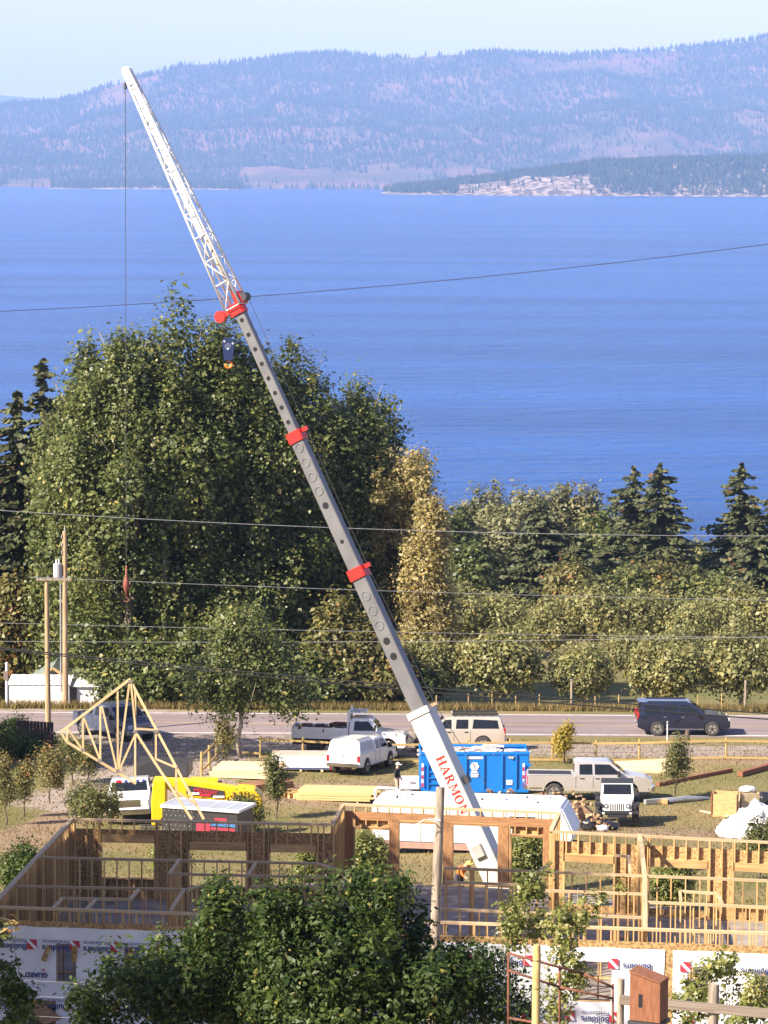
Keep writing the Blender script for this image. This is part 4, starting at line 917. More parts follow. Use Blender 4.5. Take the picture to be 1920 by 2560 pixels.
for (x, y) in ((1040, 170), (1078, 570), (940, 885), (795, 800), (660, 715), (1243, 570)):
    MB().box(tp(x, y) + Vector((0, -.035, 0)), (.16, .006, .12)).build('gusset_plate', paintmat('galvanised', (.45, .44, .42), .4, metal=.7), truss)
MB().tube([Vector((LX.x, LY, zb - .68)), apex + Vector((0, 0, 0.0))], .010, 6).build('sling', C_STEEL, truss)
# ================================================================ vehicles
GLASS = mat('dark_car_glass', (0.014, 0.017, 0.022), (0.010, 0.012, 0.016), rough=0.05, spec=0.45)
CHROME = mat('chrome', (0.70, 0.70, 0.72), (0.6, 0.6, 0.62), rough=0.15, metal=1.0)
TYRE = mat('tyre_rubber', (0.035, 0.033, 0.032), (0.06, 0.055, 0.05), scale=6, rough=0.9)
RIM = mat('alloy_rim', (0.62, 0.62, 0.63), (0.45, 0.45, 0.46), rough=0.3, metal=0.8)
TAIL = mat('red_lamp', (0.50, 0.012, 0.015), (0.38, 0.01, 0.012), rough=0.2)
LAMP = mat('clear_lamp', (0.66, 0.68, 0.70), (0.5, 0.52, 0.54), rough=0.12)
PLASTIC = mat('black_plastic', (0.015, 0.015, 0.017), (0.022, 0.022, 0.023), scale=8, rough=0.7)
CARW = paintmat('white_car_paint', (0.78, 0.78, 0.77), 0.25, 0.96, coat=0.5); CARN = paintmat('navy_car_paint', (0.012, 0.016, 0.040), 0.22, 0.9, coat=0.7); CART = paintmat('tan_car_paint', (0.55, 0.48, 0.40), 0.28, 0.95, metal=0.25, coat=0.4)
CARS = paintmat('silver_car_paint', (0.52, 0.49, 0.46), 0.28, 0.93, metal=0.35, coat=0.4); CARB = paintmat('dull_blue_paint', (0.06, 0.075, 0.12), 0.35, 0.9, coat=0.3)
def arch(cx, r_, zb, n=9):
    return [(cx - r_ * math.cos(math.pi * i / n), zb + r_ * math.sin(math.pi * i / n)) for i in range(n + 1)]
class Car:
    """x forward, y left, z up; body is a bevelled side profile narrowed towards the roof and the nose"""
    def __init__(s, name, label, cat, loc, rz, L, W, prof, belt, roof, tumble=0.78, nose=0.93, paint=CARW, tail=0.96, group=None):
        s.root = empty(name, loc, rz, label, cat, group); s.L, s.W, s.belt, s.roof, s.tum, s.nose, s.tail = L, W, belt, roof, tumble, nose, tail
        s.paint = paint; s.prof = prof
        bm = bmesh.new(); h = W / 2
        lv = [bm.verts.new((x, -h, z)) for x, z in prof]; f = bm.faces.new(lv)
        ex = bmesh.ops.extrude_face_region(bm, geom=[f]); vs_ = [g for g in ex['geom'] if isinstance(g, bmesh.types.BMVert)]
        bmesh.ops.translate(bm, verts=vs_, vec=(0, W, 0))
        for z in (belt * 0.62, belt, (belt + roof) / 2):
            bmesh.ops.bisect_plane(bm, geom=bm.verts[:] + bm.edges[:] + bm.faces[:], plane_co=(0, 0, z), plane_no=(0, 0, 1))
        for x in (L / 2 - 0.35, L / 2 - 0.9, -L / 2 + .4):
            bmesh.ops.bisect_plane(bm, geom=bm.verts[:] + bm.edges[:] + bm.faces[:], plane_co=(x, 0, 0), plane_no=(1, 0, 0))
        for v in bm.verts: v.co.y = math.copysign(s.y_at(v.co.x, v.co.z), v.co.y)
        bmesh.ops.recalc_face_normals(bm, faces=bm.faces)
        es = [e for e in bm.edges if len(e.link_faces) == 2 and e.calc_face_angle(0) > 0.6]
        bmesh.ops.bevel(bm, geom=es, offset=0.045, segments=2, affect='EDGES', clamp_overlap=True)
        me = bpy.data.meshes.new('body'); bm.to_mesh(me); bm.free()
        s.body = link('body', me, paint, s.root, smooth='auto')
    def y_at(s, x, z):
        k = 1.0
        if z > s.belt: k = 1 - (1 - s.tum) * (z - s.belt) / (s.roof - s.belt)
        elif z < s.belt * .62: k = 0.965 + 0.035 * z / (s.belt * .62)
        if x > s.L / 2 - 0.9: k *= 1 - (1 - s.nose) * ((x - (s.L / 2 - 0.9)) / 0.9) ** 1.5
        if x < -s.L / 2 + .4: k *= 1 - (1 - s.tail) * ((-s.L / 2 + .4 - x) / .4)
        return s.W / 2 * k
    def side(s, name, poly, m, parent=None, sides=(-1, 1), out=0.012):
        for sg in sides:
            mb = MB(); n = len(poly)
            a = [(x, sg * (s.y_at(x, z) + out), z) for x, z in poly]; b = [(x, sg * (s.y_at(x, z) - .05), z) for x, z in poly]
            mb.add(a + b, [tuple(range(n)), tuple(range(n, 2 * n))[::-1]] + [(i, (i + 1) % n, n + (i + 1) % n, n + i) for i in range(n)])
            mb.build(name, m, parent or s.root, world=False)
    def pane(s, name, p, q, m, k0=0.88, k1=0.88, out=0.015):      # glass across the car between profile points
        (x0, z0), (x1, z1) = p, q; d = Vector((x1 - x0, 0, z1 - z0)).normalized(); nn = Vector((d.z, 0, -d.x))
        if nn.z < 0: nn = -nn
        y0, y1 = s.y_at(x0, z0) * k0, s.y_at(x1, z1) * k1
        A_ = [Vector((x0, -y0, z0)), Vector((x0, y0, z0)), Vector((x1, y1, z1)), Vector((x1, -y1, z1))]
        MB().add([a + nn * out for a in A_] + [a - nn * .03 for a in A_], [(0, 1, 2, 3), (7, 6, 5, 4), (0, 4, 5, 1), (1, 5, 6, 2), (2, 6, 7, 3), (3, 7, 4, 0)]).build(name, m, s.root, world=False)
    def box(s, name, c, sz, m, bevel=0.02, parent=None): return MB().box(c, sz).build(name, m, parent or s.root, world=False, bevel=bevel)
    def pair(s, name, c, sz, m, bevel=0.02):
        for sg in (-1, 1): s.box(name, (c[0], sg * c[1], c[2]), sz, m, bevel)
    def wheels(s, xs, r_, w_=0.27, track=None, rim=RIM, dual=False):
        for x in xs:
            for sg in (-1, 1):
                y = sg * ((track or s.W) / 2 - w_ / 2 + .02)
                t = MB().tube([(x, y - w_ / 2, r_), (x, y - w_ / 2 + .03, r_), (x, y + w_ / 2 - .03, r_), (x, y + w_ / 2, r_)], [r_ * .9, r_, r_, r_ * .9], 26).build('wheel', TYRE, s.root, world=False, smooth='auto')
                if rim is not None:
                    MB().cyl((x, y + sg * (w_ / 2 - .02), r_), (x, y + sg * (w_ / 2 + .004), r_), r_ * .60, 20).build('rim', rim, t, world=False)
                    MB().cyl((x, y + sg * (w_ / 2 - .02), r_), (x, y + sg * (w_ / 2 + .018), r_), r_ * .20, 10).build('hub', PLASTIC, t, world=False)
                    for k in range(5):
                        a = k * 1.2566 + .3; c_ = Vector((x, y + sg * (w_ / 2 + .008), r_)); d = Vector((math.cos(a), 0, math.sin(a)))
                        MB().bar(c_ + d * r_ * .30, c_ + d * r_ * .52, .05 * 1.3, .012, up=(0, 1, 0)).build('rim_slot', PLASTIC, t, world=False)
    def underside(s, zb, x0, x1): s.box('chassis', ((x0 + x1) / 2, 0, zb), (x1 - x0, s.W * .72, .22), PLASTIC, 0)
    def handles(s, pts, m=CHROME):
        for x, z in pts:
            for sg in (-1, 1): s.box('door_handle', (x, sg * (s.y_at(x, z) + .015), z), (.20, .04, .04), m, 0)
    def seams(s, xs, z0, z1):
        for x in xs:
            for sg in (-1, 1): s.box('door_seam', (x, sg * (s.y_at(x, (z0 + z1) / 2) + .001), (z0 + z1) / 2), (.014, .012, z1 - z0), PLASTIC, 0, s.body)

def on_ground(px, py): p = PG(px, py, 60); return p
# ---- navy SUV driving along the highway
p = PZ(1705, 1833, 0.01); L = 5.30
pr = [(-2.60, .48), (-2.62, .95), (-2.50, 1.25), (-2.38, 1.82), (-2.15, 1.90), (.10, 1.90), (.45, 1.86), (1.30, 1.22), (2.35, 1.08), (2.62, .95), (2.65, .50), (2.40, .34)] + arch(1.62, .46, .36)[::-1] + arch(-1.48, .46, .36)[::-1] + [(-2.3, .36)]
c = Car('suv', 'dark navy SUV driving on the highway', 'car', p, 0, L, 2.03, pr, 1.20, 1.90, .80, .90, CARN)
c.wheels((1.62, -1.48), .41, .28); c.underside(.42, -2.3, 2.3)
c.side('side_window', [(-2.22, 1.25), (-2.20, 1.70), (-1.30, 1.76), (-1.25, 1.25)], GLASS); c.side('side_window', [(-1.15, 1.25), (-1.20, 1.76), (-.30, 1.77), (-.28, 1.25)], GLASS); c.side('side_window', [(-.18, 1.25), (-.20, 1.77), (.30, 1.74), (1.02, 1.26)], GLASS)
c.pane('windscreen', (1.22, 1.27), (.50, 1.82), GLASS); c.pane('rear_window', (-2.49, 1.28), (-2.40, 1.75), GLASS)
c.handles([(-1.05, 1.08), (-.05, 1.08)]); c.seams((-1.2, -.24, .95), .55, 1.15)
c.pair('tail_lamp', (-2.56, .88, 1.12), (.14, .20, .36), TAIL); c.pair('headlamp', (2.50, .78, .92), (.24, .30, .16), LAMP); c.box('grille', (2.64, 0, .80), (.06, 1.0, .26), CHROME); c.pair('side_step', (.05, 1.0, .40), (2.2, .08, .07), CHROME)
c.pair('mirror', (.78, 1.10, 1.25), (.16, .2, .16), CARN); c.pair('roof_rail', (-.9, .74, 1.925), (2.3, .05, .06), PLASTIC); c.box('spoiler', (-2.38, 0, 1.86), (.3, 1.5, .06), CARN); c.pair('reflector', (-2.60, .75, .62), (.05, .2, .08), LAMP)
# ---- tan long SUV parked on the gravel, nose to the left
p = PZ(1130, 1880, interp(PROF, 183.5)); p = Vector((PD(1136, 1880, 183.2).x, 183.2, 0)); p.z = hgt(p.x, p.y)
pr = [(-2.72, .50), (-2.76, .98), (-2.66, 1.30), (-2.50, 1.84), (-2.3, 1.90), (.30, 1.90), (.55, 1.86), (1.20, 1.26), (2.45, 1.14), (2.70, 1.0), (2.76, .55), (2.5, .42)] + arch(1.75, .47, .42)[::-1] + arch(-1.55, .47, .42)[::-1] + [(-2.4, .44)]
c = Car('suv', 'tan long SUV with roof rack parked on the gravel behind the dumpster', 'car', p, math.pi, 5.52, 2.0, pr, 1.22, 1.90, .82, .93, CART)
c.wheels((1.75, -1.55), .42, .27); c.underside(.48, -2.4, 2.4)
c.side('side_window', [(-2.40, 1.28), (-2.32, 1.72), (-1.02, 1.77), (-.95, 1.28)], GLASS); c.side('side_window', [(-.72, 1.28), (-.74, 1.76), (-.10, 1.76), (-.05, 1.28)], GLASS); c.side('side_window', [(.18, 1.28), (.18, 1.76), (.52, 1.74), (.98, 1.30)], GLASS)
c.pane('windscreen', (1.14, 1.32), (.60, 1.82), GLASS); c.pane('rear_window', (-2.64, 1.33), (-2.52, 1.78), GLASS)
c.handles([(-.62, 1.10), (.32, 1.10)], PLASTIC); c.seams((-.85, .05, 1.15), .6, 1.2)
c.pair('tail_lamp', (-2.70, .86, 1.05), (.12, .18, .48), TAIL); c.pair('headlamp', (2.60, .76, .95), (.2, .32, .18), LAMP); c.box('bumper', (-2.76, 0, .62), (.14, 1.8, .2), CART); c.pair('side_step', (.1, 1.0, .46), (2.4, .12, .06), CART)
for x in np.arange(-2.3, .1, .4): c.box('rack_bar', (x, 0, 2.02), (.05, 1.4, .04), PLASTIC, 0)
c.pair('roof_rack', (-1.1, .70, 2.03), (2.5, .05, .14), PLASTIC); c.box('rack_light', (.12, 0, 2.05), (.06, 1.3, .12), LAMP); c.pair('mirror', (.85, 1.1, 1.32), (.14, .2, .2), PLASTIC); c.box('hitch', (-2.9, 0, .55), (.3, .5, .1), PLASTIC)
# ---- silver crew-cab pickup
p = on_ground(1478, 1992); p = Vector((PD(1472, 1950, 165.2).x, 165.2, 0)); p.z = hgt(p.x, p.y)
def pickup_prof(L, bed, cab0, cab1, hood, roof=1.92, belt=1.22, zb=.52, ra=.50, xf=1.95, xr=-1.65):
    h = L / 2
    return [(-h, zb), (-h, bed), (cab0 - .04, bed), (cab0, roof - .10), (cab0 + .15, roof), (cab1 - .12, roof), (cab1, roof - .06), (cab1 + .72, hood + .08), (h - .25, hood - .05), (h - .02, hood - .2), (h, zb + .05), (h - .2, zb - .05)] + arch(xf, ra, zb - .06)[::-1] + arch(xr, ra, zb - .06)[::-1] + [(-h + .15, zb - .05)]
def pickup(name, label, loc, rz, paint, L=6.0, W=2.03, cab0=-.85, cab1=.95, crew=True, bed=1.22, hood=1.22, bedopen=True, group=None, wheel=.42, xf=1.9, xr=-1.75, flares=False):
    c = Car(name, label, 'truck', loc, rz, L, W, pickup_prof(L, bed, cab0, cab1, hood, xf=xf, xr=xr), 1.24, 1.94, .84, .93, paint, 1.0, group)
    c.wheels((xf, xr), wheel, .28); c.underside(.55, -L / 2 + .2, L / 2 - .3)
    m = cab0 + (cab1 - cab0) * .50
    if crew: c.side('side_window', [(cab0 + .22, 1.30), (cab0 + .22, 1.78), (m - .06, 1.80), (m - .04, 1.30)], GLASS)
    c.side('side_window', [(m + .08 if crew else cab0 + .2, 1.30), (m + .06 if crew else cab0 + .2, 1.80), (cab1 - .1, 1.79), (cab1 + .48, 1.32)], GLASS)
    c.pane('windscreen', (cab1 + .66, hood + .14), (cab1 + .05, 1.85), GLASS); c.pane('rear_window', (cab0 - .035, 1.38), (cab0, 1.76), GLASS, .8, .8)
    c.handles([(cab0 + .35, 1.12), (m + .2, 1.12)] if crew else [(cab0 + .3, 1.12)], CHROME); c.seams((cab0 + .05, m, cab1 + .55) if crew else (cab0 + .05, cab1 + .5), .65, 1.22)
    c.pair('tail_lamp', (-L / 2 - .005, W / 2 - .09, bed - .25), (.05, .16, .36), TAIL); c.pair('headlamp', (L / 2 - .05, W / 2 - .26, hood - .30), (.12, .36, .24), LAMP)
    c.box('grille', (L / 2 - .02, 0, hood - .32), (.08, 1.15, .34), CHROME); c.box('bumper', (L / 2 + .05, 0, .62), (.18, W * .96, .24), CHROME); c.box('bumper', (-L / 2 - .08, 0, .62), (.18, W * .94, .2), CHROME)
    c.pair('mirror', (cab1 + .35, W / 2 + .16, 1.36), (.14, .24, .28), PLASTIC)
    if bedopen: c.box('bed_floor', ((-L / 2 + cab0) / 2 - .02, 0, bed + .006), (cab0 + L / 2 - .2, W - .36, .02), PLASTIC, 0); c.pair('bed_rail', ((-L / 2 + cab0) / 2, W / 2 - .09, bed + .03), (cab0 + L / 2 - .06, .14, .06), paint)
    return c
c = pickup('pickup_truck', 'silver crew cab pickup parked right of the blue dumpster', p, 0.0, CARS, 6.1, cab0=-.75, cab1=1.05)
c.side('lower_trim', [(-3.0, .56), (-3.0, .64), (2.9, .64), (2.9, .56)], CHROME, out=.006)
# ---- white pickup with a canopy, seen from behind
p = on_ground(905, 1926); c = pickup('pickup_truck', 'white pickup with white canopy over its bed, tail towards the house', p, R(69), CARW, 5.9, cab0=-.55, cab1=1.0, bedopen=False)
cp = MB(); x0, x1 = -2.93, -.62
cp.add([(x0, -1.0, 1.20), (x0, 1.0, 1.20), (x0 + .22, .84, 1.98), (x0 + .22, -.84, 1.98), (x1, -1.0, 1.20), (x1, 1.0, 1.20), (x1, .84, 2.0), (x1, -.84, 2.0)], [(0, 1, 2, 3), (4, 7, 6, 5), (0, 4, 5, 1), (3, 2, 6, 7), (0, 3, 7, 4), (1, 5, 6, 2)])
cn = cp.build('canopy', CARW, c.root, world=False, bevel=.05, seg=2)
for sg in (-1, 1):
    MB().add([(x0 + .35, sg * .985, 1.34), (x1 - .15, sg * .985, 1.34), (x1 - .15, sg * .875, 1.85), (x0 + .42, sg * .875, 1.85)], [(0, 1, 2, 3)]).build('canopy_door', paintmat('canopy_grey', (.42, .42, .44)), cn, world=False)
    MB().box((x0 + 1.2, sg * .7, 2.03), (1.9, .05, .05)).build('roof_bar', CARS, cn, world=False)
c.root.scale = (.91, .91, .91)
MB().box((x0 - .0, 0, .78), (.03, .34, .17)).build('licence_plate', WHITEP, c.root, world=False); MB().box((x0 - .03, 0, 1.12), (.03, .16, .05)).build('tailgate_handle', PLASTIC, c.root, world=False)
# ---- white flatbed work truck behind it
p = Vector((PD(872, 1880, 180.6).x, 180.6, 0)); p.z = hgt(p.x, p.y)
pr = [(.10, .62), (.05, 1.15), (.08, 1.95), (.25, 2.08), (1.15, 2.08), (1.30, 2.0), (1.72, 1.42), (2.95, 1.34), (3.10, 1.2), (3.12, .62), (2.95, .55)] + arch(2.15, .52, .55)[::-1] + [(1.4, .55)]
c = Car('work_truck', 'white flatbed work truck with raised cab guard beside the road fence', 'truck', p, R(-4), 6.2, 2.1, pr, 1.36, 2.08, .84, .94, CARW)
c.wheels((2.15,), .47, .28); c.wheels((-1.75,), .47, .5, rim=PLASTIC); c.underside(.66, -3.0, 2.6)
c.side('side_window', [(.30, 1.42), (.34, 1.92), (1.08, 1.93), (1.48, 1.45)], GLASS); c.pane('windscreen', (1.66, 1.50), (1.32, 1.96), GLASS); c.handles([(.36, 1.25)], PLASTIC); c.seams((.15, 1.6), .7, 1.3)
c.box('bed_wall', (-1.5, -1.04, 1.22), (3.0, .06, .62), CARW); c.box('bed_wall', (-1.5, 1.04, 1.22), (3.0, .06, .62), CARW); c.box('tailgate', (-3.0, 0, 1.22), (.06, 2.1, .62), CARW); c.box('bed_floor', (-1.5, 0, .92), (3.0, 2.1, .08), PLASTIC)
lg = MB(); rr = random.Random(3)
for k in range(26): lg.box((rr.uniform(-2.7, -.3), rr.uniform(-.85, .85), 1.18 + rr.uniform(0, .45)), (rr.uniform(.25, .7), rr.uniform(.1, .3), rr.uniform(.1, .25)), rr.uniform(0, 3))
lg.build('debris_load', mat('brown_debris', (.22, .12, .07), (.08, .05, .035), scale=5, rough=.95), c.root, world=False)
c.box('cab_guard', (-.02, 0, 1.75), (.08, 2.05, 1.2), CARW); c.box('guard_visor', (.45, 0, 2.38), (1.0, 2.05, .06), CARW); c.pair('guard_post', (.04, .98, 2.2), (.10, .10, .7), CARW); c.pair('mirror', (1.45, 1.2, 1.6), (.1, .18, .34), PLASTIC); c.box('bumper', (3.16, 0, .72), (.16, 2.0, .2), CHROME); c.box('grille', (3.10, 0, 1.02), (.06, 1.3, .3), PLASTIC)
# ---- white four-wheel-drive with black top, facing the house
p = Vector((PD(1543, 2060, 156.2).x, 156.2, 0)); p.z = hgt(p.x, p.y)
pr = [(-2.05, .74), (-2.10, 1.12), (-2.05, 1.86), (-1.9, 1.93), (.05, 1.92), (.16, 1.86), (.42, 1.36), (.5, 1.32), (1.75, 1.24), (1.86, 1.12), (1.86, .78), (1.6, .74), (1.0, .74), (.75, .74), (-1.0, .74)]
c = Car('off_road_car', 'boxy white four wheel drive with black fenders and slotted grille', 'car', p, R(-94), 4.2, 1.54, pr, 1.28, 1.93, .93, .80, CARW)
c.wheels((1.38, -1.48), .47, .33, track=1.98, rim=None); c.underside(.66, -1.9, 1.6)
c.side('side_window', [(-1.95, 1.32), (-1.92, 1.78), (-1.05, 1.80), (-1.0, 1.32)], GLASS); c.side('side_window', [(-.9, 1.32), (-.92, 1.80), (.0, 1.80), (.22, 1.36)], GLASS)
c.box('hard_top', (-.95, 0, 1.925), (2.15, 1.50, .07), PLASTIC); c.pane('windscreen', (.41, 1.40), (.17, 1.85), GLASS, .86, .86, .02)
for x in (1.38, -1.48):
    for sg in (-1, 1): MB().tube([(x - .62, sg * .84, .82), (x - .42, sg * .84, 1.04), (x + .42, sg * .84, 1.06), (x + .62, sg * .84, .84)], [.07, .08, .08, .07], 8).build('fender_flare', PLASTIC, c.root, world=False, smooth=True); MB().box((x + .02, sg * .84, 1.05), (1.15, .38, .12)).build('fender', PLASTIC, c.root, world=False, bevel=.02)
gr = c.box('grille', (1.88, 0, .98), (.05, 1.18, .46), CARW)
for k in range(7): c.box('grille_slot', (1.908, (k - 3) * .098, .95), (.015, .045, .30), HOLE, 0, gr)
for sg in (-1, 1): MB().cyl((1.88, sg * .50, .99), (1.925, sg * .50, .99), .105, 16).build('headlamp', PLASTIC, c.root, world=False); MB().cyl((1.90, sg * .50, .99), (1.932, sg * .50, .99), .06, 14).build('lamp_lens', LAMP, c.root, world=False); MB().box((1.75, sg * .86, .99), (.10, .22, .10)).build('turn_lamp', LAMP, c.root, world=False)
c.box('bumper', (2.05, 0, .70), (.24, 1.80, .17), PLASTIC, .04); c.box('winch_plate', (2.08, 0, .56), (.12, .9, .16), PLASTIC); c.box('hood_vent', (.95, 0, 1.262), (.35, .75, .02), PLASTIC); c.pair('mirror', (.30, .95, 1.42), (.12, .22, .18), PLASTIC); c.pair('fog_lamp', (2.17, .62, .68), (.03, .12, .1), LAMP)
for y in (-.25, .25): MB().bar((.44, y, 1.43), (.40, y + .28, 1.50), .02, .02).build('wiper', PLASTIC, c.root, world=False)
# ---- white pickup facing the house at the left, flag strip over its windscreen
p = Vector((PD(330, 2050, 157).x, 157.0, 0)); p.z = hgt(p.x, p.y)
c = pickup('pickup_truck', 'white pickup facing the house with flag coloured strip over the windscreen', p, R(-88), CARW, 6.1, cab0=-.8, cab1=1.0, hood=1.32)
FL = [(.55, .02, .03), (.8, .8, .8), (.05, .07, .3)]
for k in range(11): c.box('visor_strip', (1.14, (k - 5) * .135, 1.86), (.10, .13, .10), mat('strip_%d' % k, FL[(2, 1, 2, 1, 2, 1, 2, 1, 0, 0, 1)[10 - k]], FL[(2, 1, 2, 1, 2, 1, 2, 1, 0, 0, 1)[10 - k]], rough=.4), 0)
# ---- dull blue pickup on the drive behind the truss
p = on_ground(286, 1842); c = pickup('pickup_truck', 'dull blue pickup on the drive, seen through the hanging truss', p, R(-50), CARB, 5.2, cab0=-.7, cab1=.9)
def settle(o, r_=1.6):
    """tilt a parked vehicle to the slope it stands on"""
    x, y = o.location.x, o.location.y; gx, gy = (hgt(x + r_, y) - hgt(x - r_, y)) / (2 * r_), (hgt(x, y + r_) - hgt(x, y - r_)) / (2 * r_)
    q = Vector((0, 0, 1)).rotation_difference(Vector((-gx, -gy, 1)).normalized()); rz = o.rotation_euler.z
    o.rotation_euler = (q.to_matrix() @ Matrix.Rotation(rz, 3, 'Z')).to_euler(); o.location.z = (hgt(x, y + r_) + hgt(x, y - r_)) / 2 + .02
for o in list(bpy.data.objects):
    if o.parent is None and o.get('category') in ('car', 'truck') and o.location.y < 188: settle(o)
# ================================================================ site things
PLY = mat('plywood', (0.62, 0.40, 0.18), (0.48, 0.29, 0.12), scale=3, rough=0.8, stretch=(1, 1, 3)); PALE = mat('pale_lumber', (0.74, 0.60, 0.38), (0.58, 0.44, 0.25), scale=3, rough=0.75, rnd=0.1)
BROWNW = mat('brown_stained_wood', (0.26, 0.105, 0.05), (0.17, 0.065, 0.03), scale=5, rough=0.8, stretch=(4, 4, 0.8)); OLDW = mat('weathered_pole_wood', (0.40, 0.33, 0.26), (0.19, 0.15, 0.115), scale=3, rough=0.95, stretch=(6, 6, 0.5), bump=0.6)
YPOST = mat('treated_post_wood', (0.50, 0.36, 0.14), (0.34, 0.23, 0.09), scale=4, rough=0.85, rnd=0.1, stretch=(3, 3, 1)); POLEW = mat('utility_pole_wood', (0.48, 0.34, 0.20), (0.30, 0.20, 0.11), scale=2, rough=0.9, stretch=(6, 6, 0.4))
BLUE = paintmat('blue_dumpster_paint', (0.008, 0.19, 0.62), 0.4, 0.9); WHITE = paintmat('white_panel_paint', (0.80, 0.80, 0.79), 0.45, 0.86); GALV = paintmat('galvanised_steel', (0.46, 0.47, 0.48), 0.4, 0.8, metal=0.5); YEL = paintmat('yellow_machine_paint', (0.80, 0.52, 0.012), 0.4, 0.92); TRAIL = paintmat('charcoal_trailer_paint', (0.045, 0.042, 0.045), 0.4, 0.8)
ROOFG = mat('green_metal_roof', (0.22, 0.28, 0.25), (0.14, 0.18, 0.16), rough=0.5); RUSTP = mat('rusty_pipe', (0.20, 0.075, 0.04), (0.10, 0.04, 0.025), scale=8, rough=0.9); SACK = mat('white_plastic_wrap', (0.80, 0.80, 0.82), (0.66, 0.66, 0.70), scale=2, rough=0.35, bump=0.8, bscale=4, bdist=0.05); BAG = mat('black_bag', (0.016, 0.016, 0.02), (0.03, 0.03, 0.035), scale=4, rough=0.25, bump=0.8, bscale=7, bdist=0.05)
LOGW = mat('split_log', (0.50, 0.33, 0.18), (0.20, 0.12, 0.07), scale=5, rough=0.9, rnd=0.3)
BROWNRED = mat('brown_red_siding', (0.28, 0.13, 0.09), (0.22, 0.10, 0.07), rough=0.8)
def gpt(px, py): return PG(px, py, 60)
def atD(px, D, dz=0.0):
    x = PD(px, 1900, D).x; return Vector((x, D, hgt(x, D) + dz))

# ---- blue dumpster
b = atD(1184, 168.5); dm = empty('dumpster', b, R(2), 'blue roll-off dumpster with white stickers', 'dumpster')
Ld, Wd, Hd = 5.35, 2.3, 1.95
wl = MB().box((0, -Wd / 2, Hd / 2 + .12), (Ld, .06, Hd)).box((0, Wd / 2, Hd / 2 + .12), (Ld, .06, Hd)).box((-Ld / 2, 0, Hd / 2 + .12), (.06, Wd, Hd)).box((0, 0, .2), (Ld, Wd, .1)); wl.build('wall', BLUE, dm, world=False)
MB().box((Ld / 2, 0, Hd / 2 + .12), (.06, Wd - .02, Hd - .05)).build('door', BLUE, dm, world=False)
for sy in (-1, 1): MB().box((0, sy * Wd / 2, Hd + .14), (Ld + .1, .14, .12)).build('top_rail', BLUE, dm, world=False); MB().box((0, sy * (Wd / 2 + .03), .2), (Ld, .12, .16)).build('bottom_rail', BLUE, dm, world=False)
for x in (-2.35, -.45, .42, 1.35, 2.05): MB().box((x, -Wd / 2 - .06, Hd / 2 + .14), (.075, .10, Hd - .12)).build('rib', BLUE, dm, world=False)
for z in (.55, .85, 1.15, 1.5): MB().box((-1.75, -Wd / 2 - .06, z), (1.2, .07, .06)).build('ladder_rung', BLUE, dm, world=False)
for x in (-2.62, 2.42):
    for k in range(6): MB().box((x, -Wd / 2 - .12, .5 + k * .2), (.10, .01, .19)).build('reflector_tape', (REDP, WHITEP)[k % 2], dm, world=False)
MB().box((.02, -Wd / 2 - .05, 1.86), (.9, .02, .12)).build('sticker', WHITEP, dm, world=False)
for k in range(6): a = k * 1.047; MB().cyl((-.02 + .13 * math.cos(a), -Wd / 2 - .055, 1.42 + .13 * math.sin(a)), (-.02 + .13 * math.cos(a), -Wd / 2 - .03, 1.42 + .13 * math.sin(a)), .095, 14).build('flower_emblem', WHITEP, dm, world=False)
for z, w_ in ((1.14, .36), (1.02, .40), (.92, .34)): MB().box((-.02, -Wd / 2 - .05, z), (w_, .02, .07)).build('sticker', WHITEP, dm, world=False)
MB().box((1.72, -Wd / 2 - .05, .62), (.30, .02, .24)).build('sticker', WHITEP, dm, world=False); MB().box((-1.55, -Wd / 2 - .05, 1.30), (.24, .02, .16)).build('sticker', WHITEP, dm, world=False)
for z in (.6, 1.0, 1.5): MB().box((Ld / 2 + .06, -Wd / 2 - .06, z), (.14, .12, .12)).build('hinge', BLUE, dm, world=False)
ld = MB(); rr = random.Random(5)
for k in range(60): ld.box((rr.uniform(-2.4, 2.4), rr.uniform(-.95, .95), 1.8 + rr.uniform(0, .32)), (rr.uniform(.4, 1.4), rr.uniform(.1, .5), rr.uniform(.03, .12)), rr.uniform(-.6, .6))
ld.build('rubbish_load', mat('mixed_rubbish', (.62, .58, .55), (.30, .24, .2), scale=1.5, rough=.9), dm, world=False)
# white panel leaning at its left end
b = atD(1022, 167.2); t = empty('leaning_board', b, R(3), 'white board leaning against the left end of the dumpster', 'panel')
MB().box((0, 0, .42), (.98, .04, .66), M=Matrix.Rotation(R(-14), 3, 'X')).build('board', WHITE, t, world=False); MB().box((.2, -.06, .42), (.26, .01, .12)).build('printed_mark', mat('grey_print', (.3, .3, .33), rough=.6), t, world=False)
# ---- long white travel trailer
b = atD(1187, 141.6); rv = empty('travel_trailer', b, R(-10), 'long white travel trailer with sloping nose behind the house', 'trailer')
pr = [(-4.15, .45), (-4.2, 2.05), (-4.05, 2.22), (3.55, 2.28), (3.85, 2.16), (4.35, 1.15), (4.38, .9), (4.1, .45)]
MB().prism(pr, (0, -1.2, 0), (1, 0, 0), (0, 0, 1), (0, 2.4, 0)).build('body', WHITE, rv, world=False, bevel=.08, seg=2)
MB().box((-.1, -1.21, .36), (8.1, .04, .26)).build('skirt', mat('pink_brown_skirt', (.42, .25, .20), rough=.7), rv, world=False)
for x in (-.6, .35):
    for sy in (-1, 1): MB().cyl((x, sy * .95 - .12, .36), (x, sy * .95 + .12, .36), .36, 18).build('wheel', TYRE, rv, world=False)
MB().box((0, 0, .42), (7.6, 1.9, .14)).build('chassis', C_DARK, rv, world=False); MB().bar((4.1, -.6, .45), (5.2, 0, .45), .08, .1).bar((4.1, .6, .45), (5.2, 0, .45), .08, .1).build('hitch', C_DARK, rv, world=False)
